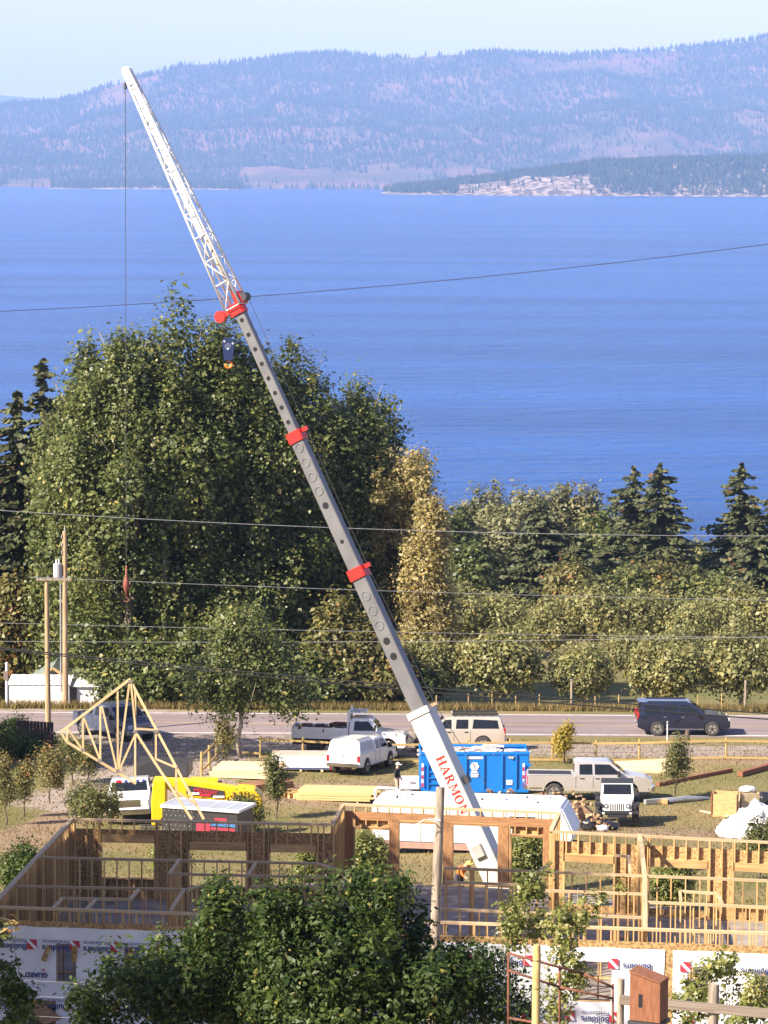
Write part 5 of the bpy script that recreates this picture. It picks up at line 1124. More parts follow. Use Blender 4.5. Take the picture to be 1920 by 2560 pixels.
for x, w_, z in ((-2.8, .9, 1.55), (-.2, .6, 1.6), (2.2, 1.1, 1.5)): MB().box((x, -1.215, z), (w_, .03, .5)).build('window', WHITE if x < 0 else GLASS, rv, world=False)
[MB().box((x, -1.208, 1.3), (.03, .02, 1.6)).build('panel_seam', GALV, rv, world=False) for x in (-3.3, -2.1, -.9, .5, 1.9, 3.0)]
MB().box((1.2, -1.215, 1.25), (.66, .03, 1.55)).build('door', WHITE, rv, world=False)
for x, y in ((-2.9, .3), (1.2, -.2), (3.0, .4)): MB().box((x, y, 2.31), (.35, .35, .12)).build('roof_vent', WHITE, rv, world=False, bevel=.03)
for x, y in ((-3.2, -.6), (-1.0, .4), (.4, -.5), (2.2, .3), (2.8, -.8)): MB().cyl((x, y, 2.24), (x, y, 2.34), .05, 8).build('roof_pipe', C_DARK, rv, world=False)
MB().tube([(-4.1, -.9, 2.2), (-4.1, -.9, 2.6), (-3.95, -.9, 2.7), (-3.2, -.9, 2.7), (-3.05, -.9, 2.6), (-3.05, -.9, 2.2)], .05, 8).build('roof_ladder', WHITE, rv, world=False, smooth=True)
# ---- firewood pile behind it
b = atD(1392, 152.6); fw = empty('firewood_pile', b, 0, 'heap of split firewood behind the white trailer', 'firewood')
LOG = MB().prism([(-.13, -.08), (.12, -.09), (.02, .13)], (0, -.2, 0), (1, 0, 0), (0, 0, 1), (0, .4, 0)).mesh('log'); LOG.materials.append(LOGW); rr = random.Random(9)
for k in range(290):
    x = rr.uniform(-3.1, 2.5); hmax = 1.85 - .05 * abs(x) - max(0, x - .9) * 1.0; y = rr.uniform(-.9, .9); z = .1 + max(0.05, hmax * (1 - abs(y) * .6)) * (rr.random() ** .45)
    o = bpy.data.objects.new('log', LOG); COL.objects.link(o); o.parent = fw; o.location = (x, y + max(0, x - 1) * -.25, z + hgt(b.x + x, b.y + y) - b.z); o.rotation_euler = (rr.uniform(-.5, .5), rr.uniform(0, 6.28), rr.uniform(-.9, .9)); s_ = rr.uniform(.4, .7); o.scale = (s_, s_, s_)
MB().prism([(-3.0, 0), (2.6, 0), (1.2, 1.2), (-2.7, 1.5)], (0, -.5, 0), (1, 0, 0), (0, 0, 1), (0, 1.0, 0)).build('log_core', LOGW, fw, world=False)
# ---- yellow telehandler
b = atD(520, 150.5); th = empty('telehandler', b, 0, 'yellow telehandler with black sign panel on its boom', 'machine')
MB().box((-.1, .1, .95), (4.2, 1.5, .6)).build('chassis', YEL, th, world=False, bevel=.05)
MB().prism([(-2.1, 2.32), (-2.05, 2.62), (-1.0, 2.60), (1.55, 2.22), (2.05, 2.12), (2.05, 1.55), (1.2, 1.62), (-1.2, 1.85)], (0, -.35, 0), (1, 0, 0), (0, 0, 1), (0, .6, 0)).build('boom', YEL, th, world=False, bevel=.03)
MB().prism([(-2.42, 2.62), (-1.85, 2.62), (-1.85, 1.6), (-1.9, 1.05), (-2.3, .55), (-2.48, .60), (-2.50, 1.6)], (0, -.7, 0), (1, 0, 0), (0, 0, 1), (0, 1.2, 0)).build('boom_nose', YEL, th, world=False, bevel=.04)
MB().box((-2.6, -.1, .35), (.9, .12, .07)).box((-2.6, .6, .35), (.9, .12, .07)).build('fork', C_DARK, th, world=False)
MB().prism([(1.35, 2.25), (2.1, 2.18), (2.42, 1.9), (2.42, .8), (1.9, .8), (1.35, 1.4)], (0, -.72, 0), (1, 0, 0), (0, 0, 1), (0, 1.5, 0)).build('engine_cover', YEL, th, world=False, bevel=.05)
for k in range(3): MB().box((1.5 + k * .16, -.745, 2.0), (.03, .04, .36)).build('vent_slot', paintmat('dark_yellow', (.45, .28, .01)), th, world=False)
MB().prism([(-.95, .0), (.75, -.25), (.75, -.58), (-.95, -.40)], (0, -.385, 2.36), (1, 0, 0), (0, 0, 1), (0, .03, 0)).build('sign_panel', C_DARK, th, world=False)
def put_text(me, name, parent, c, sx=1.0, tilt=0.0, rx=math.pi / 2):
    o = bpy.data.objects.new(name, me); COL.objects.link(o); o.parent = parent; o.location = c; o.rotation_euler = (rx, tilt, 0); o.scale = (sx, sx, sx); return o
put_text(text_mesh('MIDWAY', .26, REDP, .008), 'lettering', th, (-.08, -.40, 2.08), 1, R(7))
MB().box((-.1, -.40, 1.93), (.5, .012, .12)).build('sign_block', REDP, th, world=False)
for x, z in ((-.62, 1.99), (.5, 1.85)): MB().box((x, -.40, z), (.5, .012, .10)).build('sign_block', WHITEP, th, world=False)
MB().box((-.2, .75, 1.75), (1.2, .8, 1.3)).build('cab', C_DARK, th, world=False, bevel=.05); MB().box((-.2, .75, 2.43), (1.25, .85, .08)).build('cab_roof', YEL, th, world=False)
for x in (-1.4, 1.4):
    for y in (-.75, .95): w_ = MB().cyl((x, y - .2, .62), (x, y + .2, .62), .62, 20).build('wheel', TYRE, th, world=False); MB().cyl((x, y - .215, .62), (x, y + .215, .62), .3, 14).build('rim', YEL, w_, world=False)
# ---- charcoal enclosed trailer in front of it
b = atD(520, 143.5); et = empty('enclosed_trailer', b, R(-20), 'charcoal enclosed trailer with pale roof below the yellow machine', 'trailer')
MB().box((0, 0, 1.05), (3.5, 1.7, 1.5)).build('body', TRAIL, et, world=False, bevel=.03); MB().box((0, 0, 1.83), (3.6, 1.8, .05)).build('roof', paintmat('grey_blue_roof', (.36, .38, .44), .4), et, world=False)
for a_, b_ in (((-1.8, -.92), (1.8, -.92)), ((-1.8, .92), (1.8, .92)), ((-1.8, -.92), (-1.8, .92)), ((1.8, -.92), (1.8, .92))): MB().bar((*a_, 1.82), (*b_, 1.82), .05, .12).build('roof_trim', WHITE, et, world=False)
for x in (.3, 1.1): MB().box((x, 0, 1.86), (.04, 1.7, .015)).build('roof_seam', WHITE, et, world=False)
dpm = paintmat('diamond_plate', (.10, .10, .105), .3, metal=.6); MB().box((-1.0, -.86, 1.05), (1.5, .02, 1.46)).build('diamond_plate', dpm, et, world=False)
rv_ = MB()
for i in range(7):
    for j in range(7): rv_.box((-1.65 + i * .21 + (j % 2) * .1, -.873, .4 + j * .21), (.03, .008, .05))
rr2 = rv_.build('plate_studs', GALV, et, world=False); rr2['kind'] = 'stuff'
MB().box((.15, -.865, 1.02), (.62, .02, .5)).build('sign_block', REDP, et, world=False)
put_text(text_mesh('CONTRACTING', .17, paintmat('blue_lettering', (.10, .32, .75)), .006), 'lettering', et, (1.0, -.868, 1.18)); MB().box((1.05, -.865, 1.0), (1.1, .02, .10)).build('sign_stripe', REDP, et, world=False); MB().box((.95, -.865, 1.42), (.55, .02, .10)).build('sign_stripe', REDP, et, world=False)
for sy in (-.8, .8): MB().cyl((.2, sy - .1, .32), (.2, sy + .1, .32), .32, 18).build('wheel', TYRE, et, world=False)
MB().bar((-1.7, 0, .4), (-2.9, 0, .4), .08, .1).build('tongue', C_DARK, et, world=False)
# black tipping trailer behind the telehandler
b = atD(408, 168); bt_ = empty('tipping_trailer', b, R(-4), 'low black tipping trailer on the drive behind the yellow machine', 'trailer')
MB().box((0, -.9, .95), (2.7, .06, .65)).box((0, .9, .95), (2.7, .06, .65)).box((1.35, 0, .95), (.06, 1.8, .65)).box((0, 0, .62), (2.7, 1.8, .08)).build('box', C_DARK, bt_, world=False); MB().prism([(-1.35, .62), (-1.35, 1.0), (-.5, 1.32), (0, .9), (0, .62)], (0, -.94, 0), (1, 0, 0), (0, 0, 1), (0, .05, 0)).build('side_gate', C_BLACK, bt_, world=False)
for sy in (-.9, .9): MB().cyl((-.1, sy - .1, .34), (-.1, sy + .1, .34), .34, 16).build('wheel', TYRE, bt_, world=False)
# ---- wrapped lumber bundle by the canopy pickup
b = atD(752, 174.2); wb = empty('lumber_bundle', b, R(1), 'white wrapped lumber bundle with tan top by the canopy pickup', 'lumber')
MB().box((0, 0, .48), (3.0, 1.5, .72)).build('wrap', SACK, wb, world=False, bevel=.03); MB().box((0, .02, .86), (2.95, 1.45, .05)).build('top_sheet', mat('tan_sheet', (.50, .40, .33), (.36, .28, .23), scale=2, rough=.9), wb, world=False); MB().box((1.56, 0, .47), (.12, 1.4, .7)).build('red_end', REDP, wb, world=False); MB().box((0, -.755, .2), (2.9, .012, .07)).build('print_band', NAVY, wb, world=False)
for x in (-1.1, 0, 1.1): MB().box((x, 0, .06), (.12, 1.5, .12)).build('bearer', PALE, wb, world=False)
# ---- stacks of lumber
def lumber(name, label, base, rz, n, L, wd, ht, fan, m, seed, layers=1, spread=1.0, lift=.12):
    root = empty(name, base, rz, label, 'lumber'); r = random.Random(seed)
    for lay in range(layers):
        for k in range(n):
            a = (k / (n - 1) - .5) * fan if n > 1 else 0; y = (k - (n - 1) / 2) * wd * spread * 1.2; l = L * r.uniform(.88, 1.0)
            o = bpy.data.objects.new('plank', cube_for(m)); COL.objects.link(o); o.parent = root
            o.matrix_local = Matrix.Translation((r.uniform(-.12, .12) + lay * .08, y, lift + lay * (ht + .012) + r.uniform(0, .02))) @ Matrix.Rotation(a + r.uniform(-.01, .01), 4, 'Z') @ Matrix.Diagonal((l, wd, ht, 1))
    for x in (-L * .3, L * .3): MB().box((x, 0, lift / 2 - .16 - ht / 2), (.10, n * wd * spread * 1.15, lift + .3)).build('bearer', PALE, root, world=False)
    return root
lumber('plank_stack', 'pale beams fanned out beyond the yellow machine', atD(615, 171.5), R(-6), 9, 3.6, .24, .14, .10, PALE, 1, 3)
lumber('plank_stack', 'brown beams laid beside the fanned pale beams', atD(660, 167.0), R(38), 6, 2.6, .16, .16, .1, mat('brown_beam', (.36, .18, .09), (.22, .10, .05), scale=3, rough=.8, rnd=.1), 2, 2)
lumber('plank_stack', 'long yellow plank stack beside the left end of the white trailer', atD(838, 163.0), R(-5), 8, 3.9, .20, .10, .03, mat('yellow_lumber', (.66, .50, .22), (.52, .37, .15), scale=3, rough=.75, rnd=.1), 3, 4)
lumber('plank_stack', 'short upright offcuts stacked beside the yellow planks', atD(748, 163.2), R(60), 7, 1.2, .12, .3, .02, W_LUM, 8, 1, 1.7)
lumber('plank_stack', 'fan of pale boards spread behind the silver pickup', atD(1610, 174.2), R(8), 10, 3.6, .26, .07, .34, PALE, 4, 2)
for nm, lab, p0, p1, w_, h_, m in (('beam', 'long brown beam lying in the grass behind the young tree', (1645, 1966), (1828, 1930), .20, .18, BROWNW), ('beam', 'brown beam lying behind the plywood boxes', (1850, 1942), (1935, 1918), .3, .25, BROWNW), ('beam', 'thick brown plank lying near the white bags', (1790, 2038), (1890, 2032), .35, .16, PLY), ('beam', 'thin pale plank beside the thick brown plank', (1752, 2030), (1822, 2043), .14, .06, PALE)):
    a, c_ = gpt(*p0), gpt(*p1); rt = empty(nm, a, 0, lab, 'lumber'); board('plank', a + Vector((0, 0, h_ / 2 + .02)), c_ + Vector((0, 0, h_ / 2 + .02)), w_, h_, m, rt)
a, c_ = gpt(1612, 2012), gpt(1772, 1999); rt = empty('metal_beam', a, 0, 'galvanised metal beam half wrapped in silver sheet on the grass', 'metal beam')
MB().bar(a + Vector((0, 0, .14)), a.lerp(c_, .5) + Vector((0, 0, .14)), .22, .22).build('beam', GALV, rt); MB().tube([a.lerp(c_, .35) + Vector((0, -.2, .13)), a.lerp(c_, .6) + Vector((0, -.1, .16)), a.lerp(c_, .8) + Vector((0, -.1, .12)), c_ + Vector((0, 0, .08))], [.13, .16, .13, .06], 8).build('wrapping', GALV, rt); MB().box(a.lerp(c_, .3) + Vector((0, -.3, .14)), (.26, .25, .24)).build('wood_block', PLY, rt)
# plywood boxes
for px, D, rz, lab, sz in ((1815, 159.0, R(-12), 'orange brown plywood box on its side in the yard', (1.15, .9, 1.1)), (1868, 160.2, R(18), 'paler plywood box with bags on top beside the orange one', (.95, .8, .95))):
    b = atD(px, D); t = empty('plywood_box', b, rz, lab, 'box'); sx, sy, sz_ = sz; m = PLY if px < 1850 else PALE
    for nm, c, s_ in (('front_panel', (0, -sy / 2, sz_ / 2), (sx, .03, sz_)), ('side_panel', (-sx / 2, 0, sz_ / 2), (.03, sy, sz_)), ('side_panel', (sx / 2, 0, sz_ / 2), (.03, sy, sz_)), ('back_panel', (0, sy / 2, sz_ / 2), (sx, .03, sz_)), ('bottom_panel', (0, 0, .03), (sx, sy, .04)), ('corner_post', (-sx / 2 - .03, -sy / 2 - .03, sz_ / 2), (.06, .06, sz_ + .1)), ('rail', (0, -sy / 2 - .03, .05), (sx, .05, .08))): MB().box(c, s_).build(nm, m if nm != 'corner_post' else BROWNW, t, world=False)
def lump(name, label, cat, base, blobs, m, seed, rough=.12):
    rs = np.random.RandomState(seed); mb = MB(); root = empty(name, base, 0, label, cat)
    for k, (x, y, z, rx, ry, rz_) in enumerate(blobs):
        bm = bmesh.new(); bmesh.ops.create_icosphere(bm, subdivisions=3, radius=1)
        for v in bm.verts:
            n = math.sin(v.co.x * 5.1 + seed + k) * math.sin(v.co.y * 4.3 + k) * math.cos(v.co.z * 6.2 + seed); s_ = 1 + rough * n * 2 + rs.normal(0, rough * .15)
            v.co = Vector((x + v.co.x * rx * s_, y + v.co.y * ry * s_, max(-.02, z + v.co.z * rz_ * s_)))
        me = bpy.data.meshes.new('fold'); bm.to_mesh(me); bm.free(); link('bundle', me, m, root, smooth=True)
    return root
lump('black_bag', 'black plastic bags with a white cloth in front of the white four wheel drive', 'bag', gpt(1500, 2076), [(-.45, 0, .25, .42, .35, .32), (.35, .1, .18, .5, .35, .22)], BAG, 3)
lump('white_cloth', 'white cloth draped over the black bags', 'cloth', gpt(1503, 2079), [(.05, -.25, .2, .26, .12, .16)], SACK, 5)
lump('white_bags', 'heap of white plastic wrapped bundles at the right of the yard', 'bundle', gpt(1868, 2098), [(-.8, 0, .4, .55, .5, .5), (-.2, .3, .6, .6, .5, .62), (.5, .2, .8, .7, .6, .85), (1.0, .3, .7, .6, .5, .75), (-.3, -.4, .3, .6, .4, .38), (.4, -.4, .4, .6, .4, .42)], SACK, 7, .16)
lump('black_bag', 'black bag heap beside the pale plywood box', 'bag', atD(1912, 162.0), [(0, 0, .3, .55, .4, .4), (.5, .1, .3, .4, .4, .35)], BAG, 9)
lump('cloth_pile', 'white and blue cloth pile on the pale plywood box', 'cloth', atD(1868, 160.2, .95), [(0, 0, .12, .38, .25, .18), (.25, .05, .12, .2, .2, .16)], SACK, 11)
# ---- road fence: posts, rails, wires
FX = [651, 757, 865, 972, 1068, 1170, 1275, 1381, 1490, 1598, 1709, 1815, 1925, 2030]; fpos = [atD(px, 177.6) for px in FX]
fence = empty('road_fence', fpos[0], 0, 'treated timber post and rail fence along the highway verge', 'fence')
for i, q in enumerate(fpos):
    MB().cyl(q - Vector((0, 0, .2)), q + Vector((0, 0, 1.18 + .03 * math.sin(i * 2.1))), .065, 10).build('post', YPOST, fence, smooth='auto')
    if i:
        p_ = fpos[i - 1]
        for z in (1.0, .10): board('rail', p_ + Vector((0, -.08, z)), q + Vector((0, -.08, z)), .05, .11, YPOST, fence)
        MB().tube([p_ + Vector((0, -.05, .3)), q + Vector((0, -.05, .3))], .006, 4).tube([p_ + Vector((0, -.05, .5)), q + Vector((0, -.05, .5))], .006, 4).tube([p_ + Vector((0, -.05, .75)), q + Vector((0, -.05, .75))], .006, 4).build('wire', C_STEEL, fence)
p_ = atD(600, 178.2); board('rail', p_ + Vector((0, 0, .25)), fpos[0] + Vector((0, 0, .25)), .05, .11, YPOST, fence)
sp = [gpt(504, 1938), gpt(523, 1921), gpt(541, 1900)]; f2 = empty('drive_fence', sp[0], 0, 'short timber fence running back beside the drive', 'fence')
for i, q in enumerate(sp):
    MB().cyl(q - Vector((0, 0, .2)), q + Vector((0, 0, 1.2)), .075, 10).build('post', YPOST, f2, smooth='auto')
    if i:
        for z in (1.0, .25): board('rail', sp[i - 1] + Vector((0, 0, z)), q + Vector((0, 0, z)), .05, .11, YPOST, f2)
# dark board fence in the shade at the left
q0, q1 = atD(45, 183.0), atD(130, 181.5); f3 = empty('board_fence', q0, 0, 'dark board fence in deep shade under the left bushes', 'fence')
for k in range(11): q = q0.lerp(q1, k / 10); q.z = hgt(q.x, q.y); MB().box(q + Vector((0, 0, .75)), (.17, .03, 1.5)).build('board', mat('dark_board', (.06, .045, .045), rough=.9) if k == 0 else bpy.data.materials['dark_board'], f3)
# field fence beyond the highway
f4 = empty('field_fence', atD(1100, 200.6), 0, 'thin post and wire field fence on the far verge', 'fence'); pw = None
for k, px in enumerate(range(1100, 2000, 64)):
    q = atD(px + (k * 37) % 21 - 10, 200.8); tall = k in (5, 12); h_ = 1.9 if tall else .9 + .2 * ((k * 7) % 3) / 2
    MB().cyl(q - Vector((0, 0, .1)), q + Vector((0, 0, h_)), .07 if tall else .035, 8).build('post', OLDW if tall else YPOST, f4)
    if pw is not None: MB().tube([pw + Vector((0, 0, .8)), q + Vector((0, 0, .8))], .006, 4).tube([pw + Vector((0, 0, .45)), q + Vector((0, 0, .45))], .006, 4).build('wire', C_STEEL, f4)
    pw = q
q = atD(1667, 188.2); t = empty('marker_post', q, 0, 'thin white marker post on the near verge below the navy SUV', 'post'); MB().box((0, 0, .55), (.06, .03, 1.1)).build('post', WHITE, t, world=False); MB().box((0, -.02, 1.0), (.05, .01, .08)).build('reflector', GALV, t, world=False)
q = atD(1716, 186.5); t = empty('old_stump', q, 0, 'dark leaning stump on the near verge', 'stump'); MB().tube([(0, 0, -.1), (.02, 0, .4), (.06, 0, .85)], [.18, .15, .13], 9).build('trunk', bark_dark, t, world=False); MB().tube([(.02, 0, .4), (-.2, 0, .6)], [.06, .03], 6).build('stub', bark_dark, t, world=False)
# ---- poles, transformer, wires
def pole(name, label, px, D, top_py, r0, r1, m, lean=0.0):
    b = atD(px, D); t = empty(name, b, 0, label, 'pole'); tz = PD(px, top_py, D).z - b.z
    MB().tube([(0, 0, -.3), (lean * .5, 0, tz * .5), (lean, 0, tz)], [r0, (r0 + r1) / 2, r1], 12).build('shaft', m, t, world=False, smooth='auto'); return t, b, tz
t1, b1, z1 = pole('utility_pole', 'slim utility pole with a crossarm in front of the white shed', 121, 188.4, 1447, .17, .12, POLEW, -.05)
MB().box((.35, -.12, z1 - .02), (2.0, .10, .12)).build('crossarm', OLDW, t1, world=False)
for x in (-.55, .05, .9, 1.25): MB().cyl((x, -.12, z1 + .04), (x, -.12, z1 + .18), .04, 8).build('insulator', GALV, t1, world=False)
t2, b2, z2 = pole('utility_pole', 'taller utility pole carrying the grey transformer', 164, 199.6, 1328, .20, .13, POLEW)
MB().cyl((-.42, -.05, z2 - 2.75), (-.42, -.05, z2 - 1.9), .26, 16).build('transformer', paintmat('transformer_grey', (.42, .44, .47)), t2, world=False, bevel=.03)
for x, z in ((-.5, z2 - 1.82), (-.34, z2 - 1.8)): MB().cyl((x, -.05, z - .05), (x, -.05, z + .15), .045, 8).build('bushing', WHITE, t2, world=False)
MB().box((-.2, 0, z2 - 2.3), (.3, .08, .2)).build('bracket', GALV, t2, world=False)
for z in (.4, .9, 1.35): MB().cyl((-.16, -.1, z2 - z), (-.16, -.1, z2 - z + .2), .04, 8).build('insulator', GALV, t2, world=False)
MB().tube([(-.25, -.1, 1.0), (-.25, -.1, z2 - 3.1)], .05, 8).build('conduit', GALV, t2, world=False); MB().tube([(0, 0, z2), (0, 0, z2 + .3)], [.05, .03], 8).build('pole_pin', GALV, t2, world=False)
t3, b3, z3 = pole('meter_post', 'white service post with a meter box beside the white shed', 18, 199.5, 1656, .09, .08, WHITE); MB().box((-.05, -.1, z3 - .75), (.26, .14, .5)).build('meter_box', mat('meter_brown', (.22, .17, .14), rough=.6), t3, world=False)
tp_ = atD(1078, 88.0); fpx = PD(1101, 1968, 88.6); t = empty('power_pole', tp_, 0, 'cracked grey wooden pole standing right before the house', 'pole')
base = Vector((PD(1070, 2440, 88).x, 88.0, hgt(0, 88))); MB().tube([base - Vector((0, 0, .3)), base.lerp(fpx, .5) + Vector((.02, 0, 0)), fpx], [.165, .135, .115], 12).build('shaft', OLDW, t, smooth='auto')
q = PD(1087, 2050, 88.3); MB().torus(q, .15, .016, (0.15, 0, 1), 18, 6).build('white_strap', WHITE, t, smooth=True); MB().tube([q + Vector((-.1, -.12, .02)), q + Vector((-.3, -.15, .03)), q + Vector((-.42, -.15, -.06))], .012, 6).build('strap_end', WHITE, t)
def wire(label, pts, D, r_=.013, m=None, group=None):
    P_ = [PD(x, y, D) for x, y in pts]; pr_ = []
    for k in range(25):                                                # smooth sag through the given points
        x = pts[0][0] + (pts[-1][0] - pts[0][0]) * k / 24; y = np.polyval(np.polyfit([p[0] for p in pts], [p[1] for p in pts], min(2, len(pts) - 1)), x); pr_.append(PD(x, float(y), D))
    o = MB().tube(pr_, r_, 5).build('utility_wire', m or WIREM); tag(o, label, 'wire', group); return o
WIREM = mat('aluminium_wire', (.36, .36, .37), rough=.45, metal=.5); BLKW = mat('black_cable', (.02, .02, .022), rough=.5)
wire('highest wire crossing the lake and passing behind the boom head', [(-60, 781), (0, 778), (430, 757), (620, 740), (1157, 697), (1920, 610), (2000, 600)], 165, .017, BLKW)
wire('wire crossing the middle of the cottonwood crowns', [(-60, 1272), (0, 1276), (800, 1318), (1920, 1340), (2000, 1340)], 189, .018)
wire('wire running from the crossarm at the transformer height', [(70, 1443), (170, 1446), (700, 1468), (1100, 1482), (1920, 1500), (2000, 1502)], 188.4, .014)
wire('upper of the two pale wires before the orchard', [(-40, 1556), (480, 1570), (1000, 1580), (1920, 1594), (2000, 1595)], 188.6, .013)
wire('lower of the two pale wires before the orchard', [(-40, 1604), (480, 1603), (1000, 1606), (1920, 1592), (2000, 1590)], 187.6, .014)
wire('upper black cable of the low pair', [(-60, 1612), (0, 1618), (400, 1662), (1000, 1712), (1920, 1783), (2000, 1790)], 150, .030, BLKW)
wire('lower black cable of the low pair', [(-60, 1615), (0, 1622), (400, 1669), (1000, 1722), (1920, 1797), (2000, 1805)], 149, .030, BLKW)
for k, (a_, b_) in enumerate((((-40, 2447), (330, 2459)), ((-40, 2483), (330, 2500)), ((-40, 2533), (330, 2550)))):
    o = MB().tube([PD(*a_, 66), PD((a_[0] + b_[0]) / 2, (a_[1] + b_[1]) / 2 + 2, 66), PD(*b_, 66)], .004, 5).build('fence_wire', GALV); tag(o, ('upper', 'middle', 'lowest')[k] + ' white fence wire strung before the wrapped wall', 'wire')
# ---- white shed across the highway, gabled building behind it
b = atD(100, 201.6); sh = empty('white_shed', b, 0, 'long white metal shed beside the highway', 'shed')
s_ = 1 / 42.0; X0 = lambda px: (px - 100) * s_ * 1.005
MB().box(((X0(24) + X0(174)) / 2, 1.0, .72), (X0(174) - X0(24), 2.2, 1.45)).build('wall', WHITE, sh, world=False); MB().box(((X0(192) + X0(249)) / 2, 1.4, .64), (X0(249) - X0(192), 2.2, 1.30)).build('wall', WHITE, sh, world=False); MB().box(((X0(174) + X0(192)) / 2, 1.75, .63), (X0(192) - X0(174), 1.4, 1.26)).build('recess_wall', paintmat('beige_panel', (.50, .47, .42)), sh, world=False)
for x0, x1, z0, z1_, y in ((X0(20), X0(178), 1.46, 1.72, -.15), (X0(172), X0(257), 1.31, 1.52, .15)):
    n = int((x1 - x0) / .2)
    for k in range(n): xa = x0 + (x1 - x0) * k / n; MB().bar((xa + .09, y, z0), (xa + .09, y + 2.3, z1_), (x1 - x0) / n * .9, .03 + .03 * (k % 2)).build('roof_sheet', WHITE, sh, world=False)
b = atD(128, 205.5); gb = empty('gabled_building', b, 0, 'gabled building with green grey roof rising behind the white shed', 'building')
G = lambda px, py: ((PD(px, py, 205.5).x - b.x), (PD(px, py, 205.5).z - b.z)); ap, le, re_ = G(134, 1666), G(58, 1712), G(204, 1712)
MB().prism([(le[0] + .25, 0), (le[0] + .25, le[1]), (ap[0], ap[1] - .12), (re_[0] - .25, re_[1]), (re_[0] - .25, 0)], (0, 0, 0), (1, 0, 0), (0, 0, 1), (0, 4, 0)).build('wall', WHITE, gb, world=False)
MB().prism([(ap[0] + .15, ap[1] - .2), (re_[0] - .25, re_[1] - .05), (re_[0] - .25, re_[1] - .9), (ap[0] + .15, ap[1] - .95)], (0, -.02, 0), (1, 0, 0), (0, 0, 1), (0, .02, 0)).build('gable_siding', BROWNRED, gb, world=False)
for e_ in (le, re_): rf = MB().bar(Vector((ap[0], 1.8, ap[1])), Vector((e_[0], 1.8, e_[1])), 4.6, .08).build('roof', ROOFG, gb, world=False); MB().bar(Vector((ap[0], -.52, ap[1] - .04)), Vector((e_[0], -.52, e_[1] - .04)), .05, .16).build('fascia', PLY, rf, world=False)
# ---- foreground fence, pipe gate and nest box
def fpole(px, top_py, D, r_, m, parent): b = atD(px, D); MB().cyl(b - Vector((0, 0, .3)), PD(px, top_py, D), r_, 12).build('post', m, parent, smooth='auto')
f5 = empty('garden_fence', atD(1553, 60), 0, 'grey timber post and rail fence in the foreground garden', 'fence')
fpole(1553, 2447, 60, .065, OLDW, f5); fpole(1785, 2460, 60, .10, OLDW, f5)
board('rail', PD(1548, 2499, 59.9), PD(1787, 2521, 59.9), .06, .17, OLDW, f5); board('rail', PD(1787, 2521, 59.9), PD(1990, 2540, 59.9), .06, .17, OLDW, f5)
t = empty('round_post', atD(1342, 58), 0, 'thick round wooden post beside the rusty pipe panel', 'post'); b = atD(1342, 58); MB().tube([b - Vector((0, 0, .3)), PD(1342, 2366, 58), PD(1342, 2362, 58)], [.075, .068, .05], 12).build('shaft', YPOST, t, smooth='auto')
for y in (2400, 2470): MB().torus(PD(1342, y, 58), .072, .007, (0, 0, 1), 16, 5).build('wire_tie', C_DARK, t, smooth=True)
t = empty('pipe_panel', atD(1400, 59), 0, 'rusty pipe fence panel with three uprights', 'gate')
for a_, b_ in (((1271, 2383), (1460, 2435)), ((1460, 2435), (1532, 2468)), ((1268, 2425), (1400, 2468)), ((1400, 2468), (1532, 2496)), ((1271, 2545), (1532, 2590))): MB().tube([PD(*a_, 59), PD(*b_, 59)], .022, 8).build('rail', RUSTP, t, smooth=True)
for x, y in ((1271, 2380), (1399, 2415), (1532, 2460)): MB().tube([PD(x, y, 59.05), PD(x, 2640, 59.05)], .022, 8).build('upright', RUSTP, t, smooth=True)
D = 50.0; c0 = PD(1612, 2500, D); s_ = D / FPX; t = empty('nest_box', atD(1612, D), 0, 'brown wooden nest box with slanting roof and a slot on a post', 'nest box')
U = lambda px, py: ((px - 1612) * s_, -(py - 2500) * s_)
M15 = Matrix.Rotation(R(-24), 3, 'Z')
def nb(poly, dep, m, name, off=0.0): MB().prism(poly, (0, 0, 0), (1, 0, 0), (0, 0, 1), (0, dep, 0)).add([], []).build(name, m, None)
def nbx(name, pts, dep, m, y0=0.0):
    mb = MB().prism(pts, (0, y0, 0), (1, 0, 0), (0, 0, 1), (0, dep, 0)); mb.v = [tuple(M15 @ Vector(v) + c0) for v in mb.v]; return mb.build(name, m, t)
nbx('front', [(-.24, .40), (.24, .27), (.24, -.33), (-.24, -.33)], .03, BROWNW); nbx('body', [(-.24, .40), (.24, .27), (.24, -.33), (-.24, -.33)], .34, BROWNW, .031)
nbx('roof', [(-.25, .43), (.25, .295), (.25, .272), (-.25, .404)], .40, BROWNW, -.02)
nbx('slot', [(-.10, .08), (-.04, .08), (-.04, -.12), (-.10, -.12)], .006, HOLE, -.006); nbx('shelf', [(-.26, -.34), (.26, -.34), (.26, -.40), (-.26, -.40)], .46, C_DARK, -.03)
nbx('lower_box', [(-.14, -.40), (.14, -.40), (.14, -.95), (-.14, -.95)], .25, PLY, .05); gzz = hgt(c0.x, c0.y); MB().cyl((c0.x + .1, c0.y + .2, gzz - .2), (c0.x + .1, c0.y + .2, c0.z - .9), .06, 10).build('post', OLDW, t)
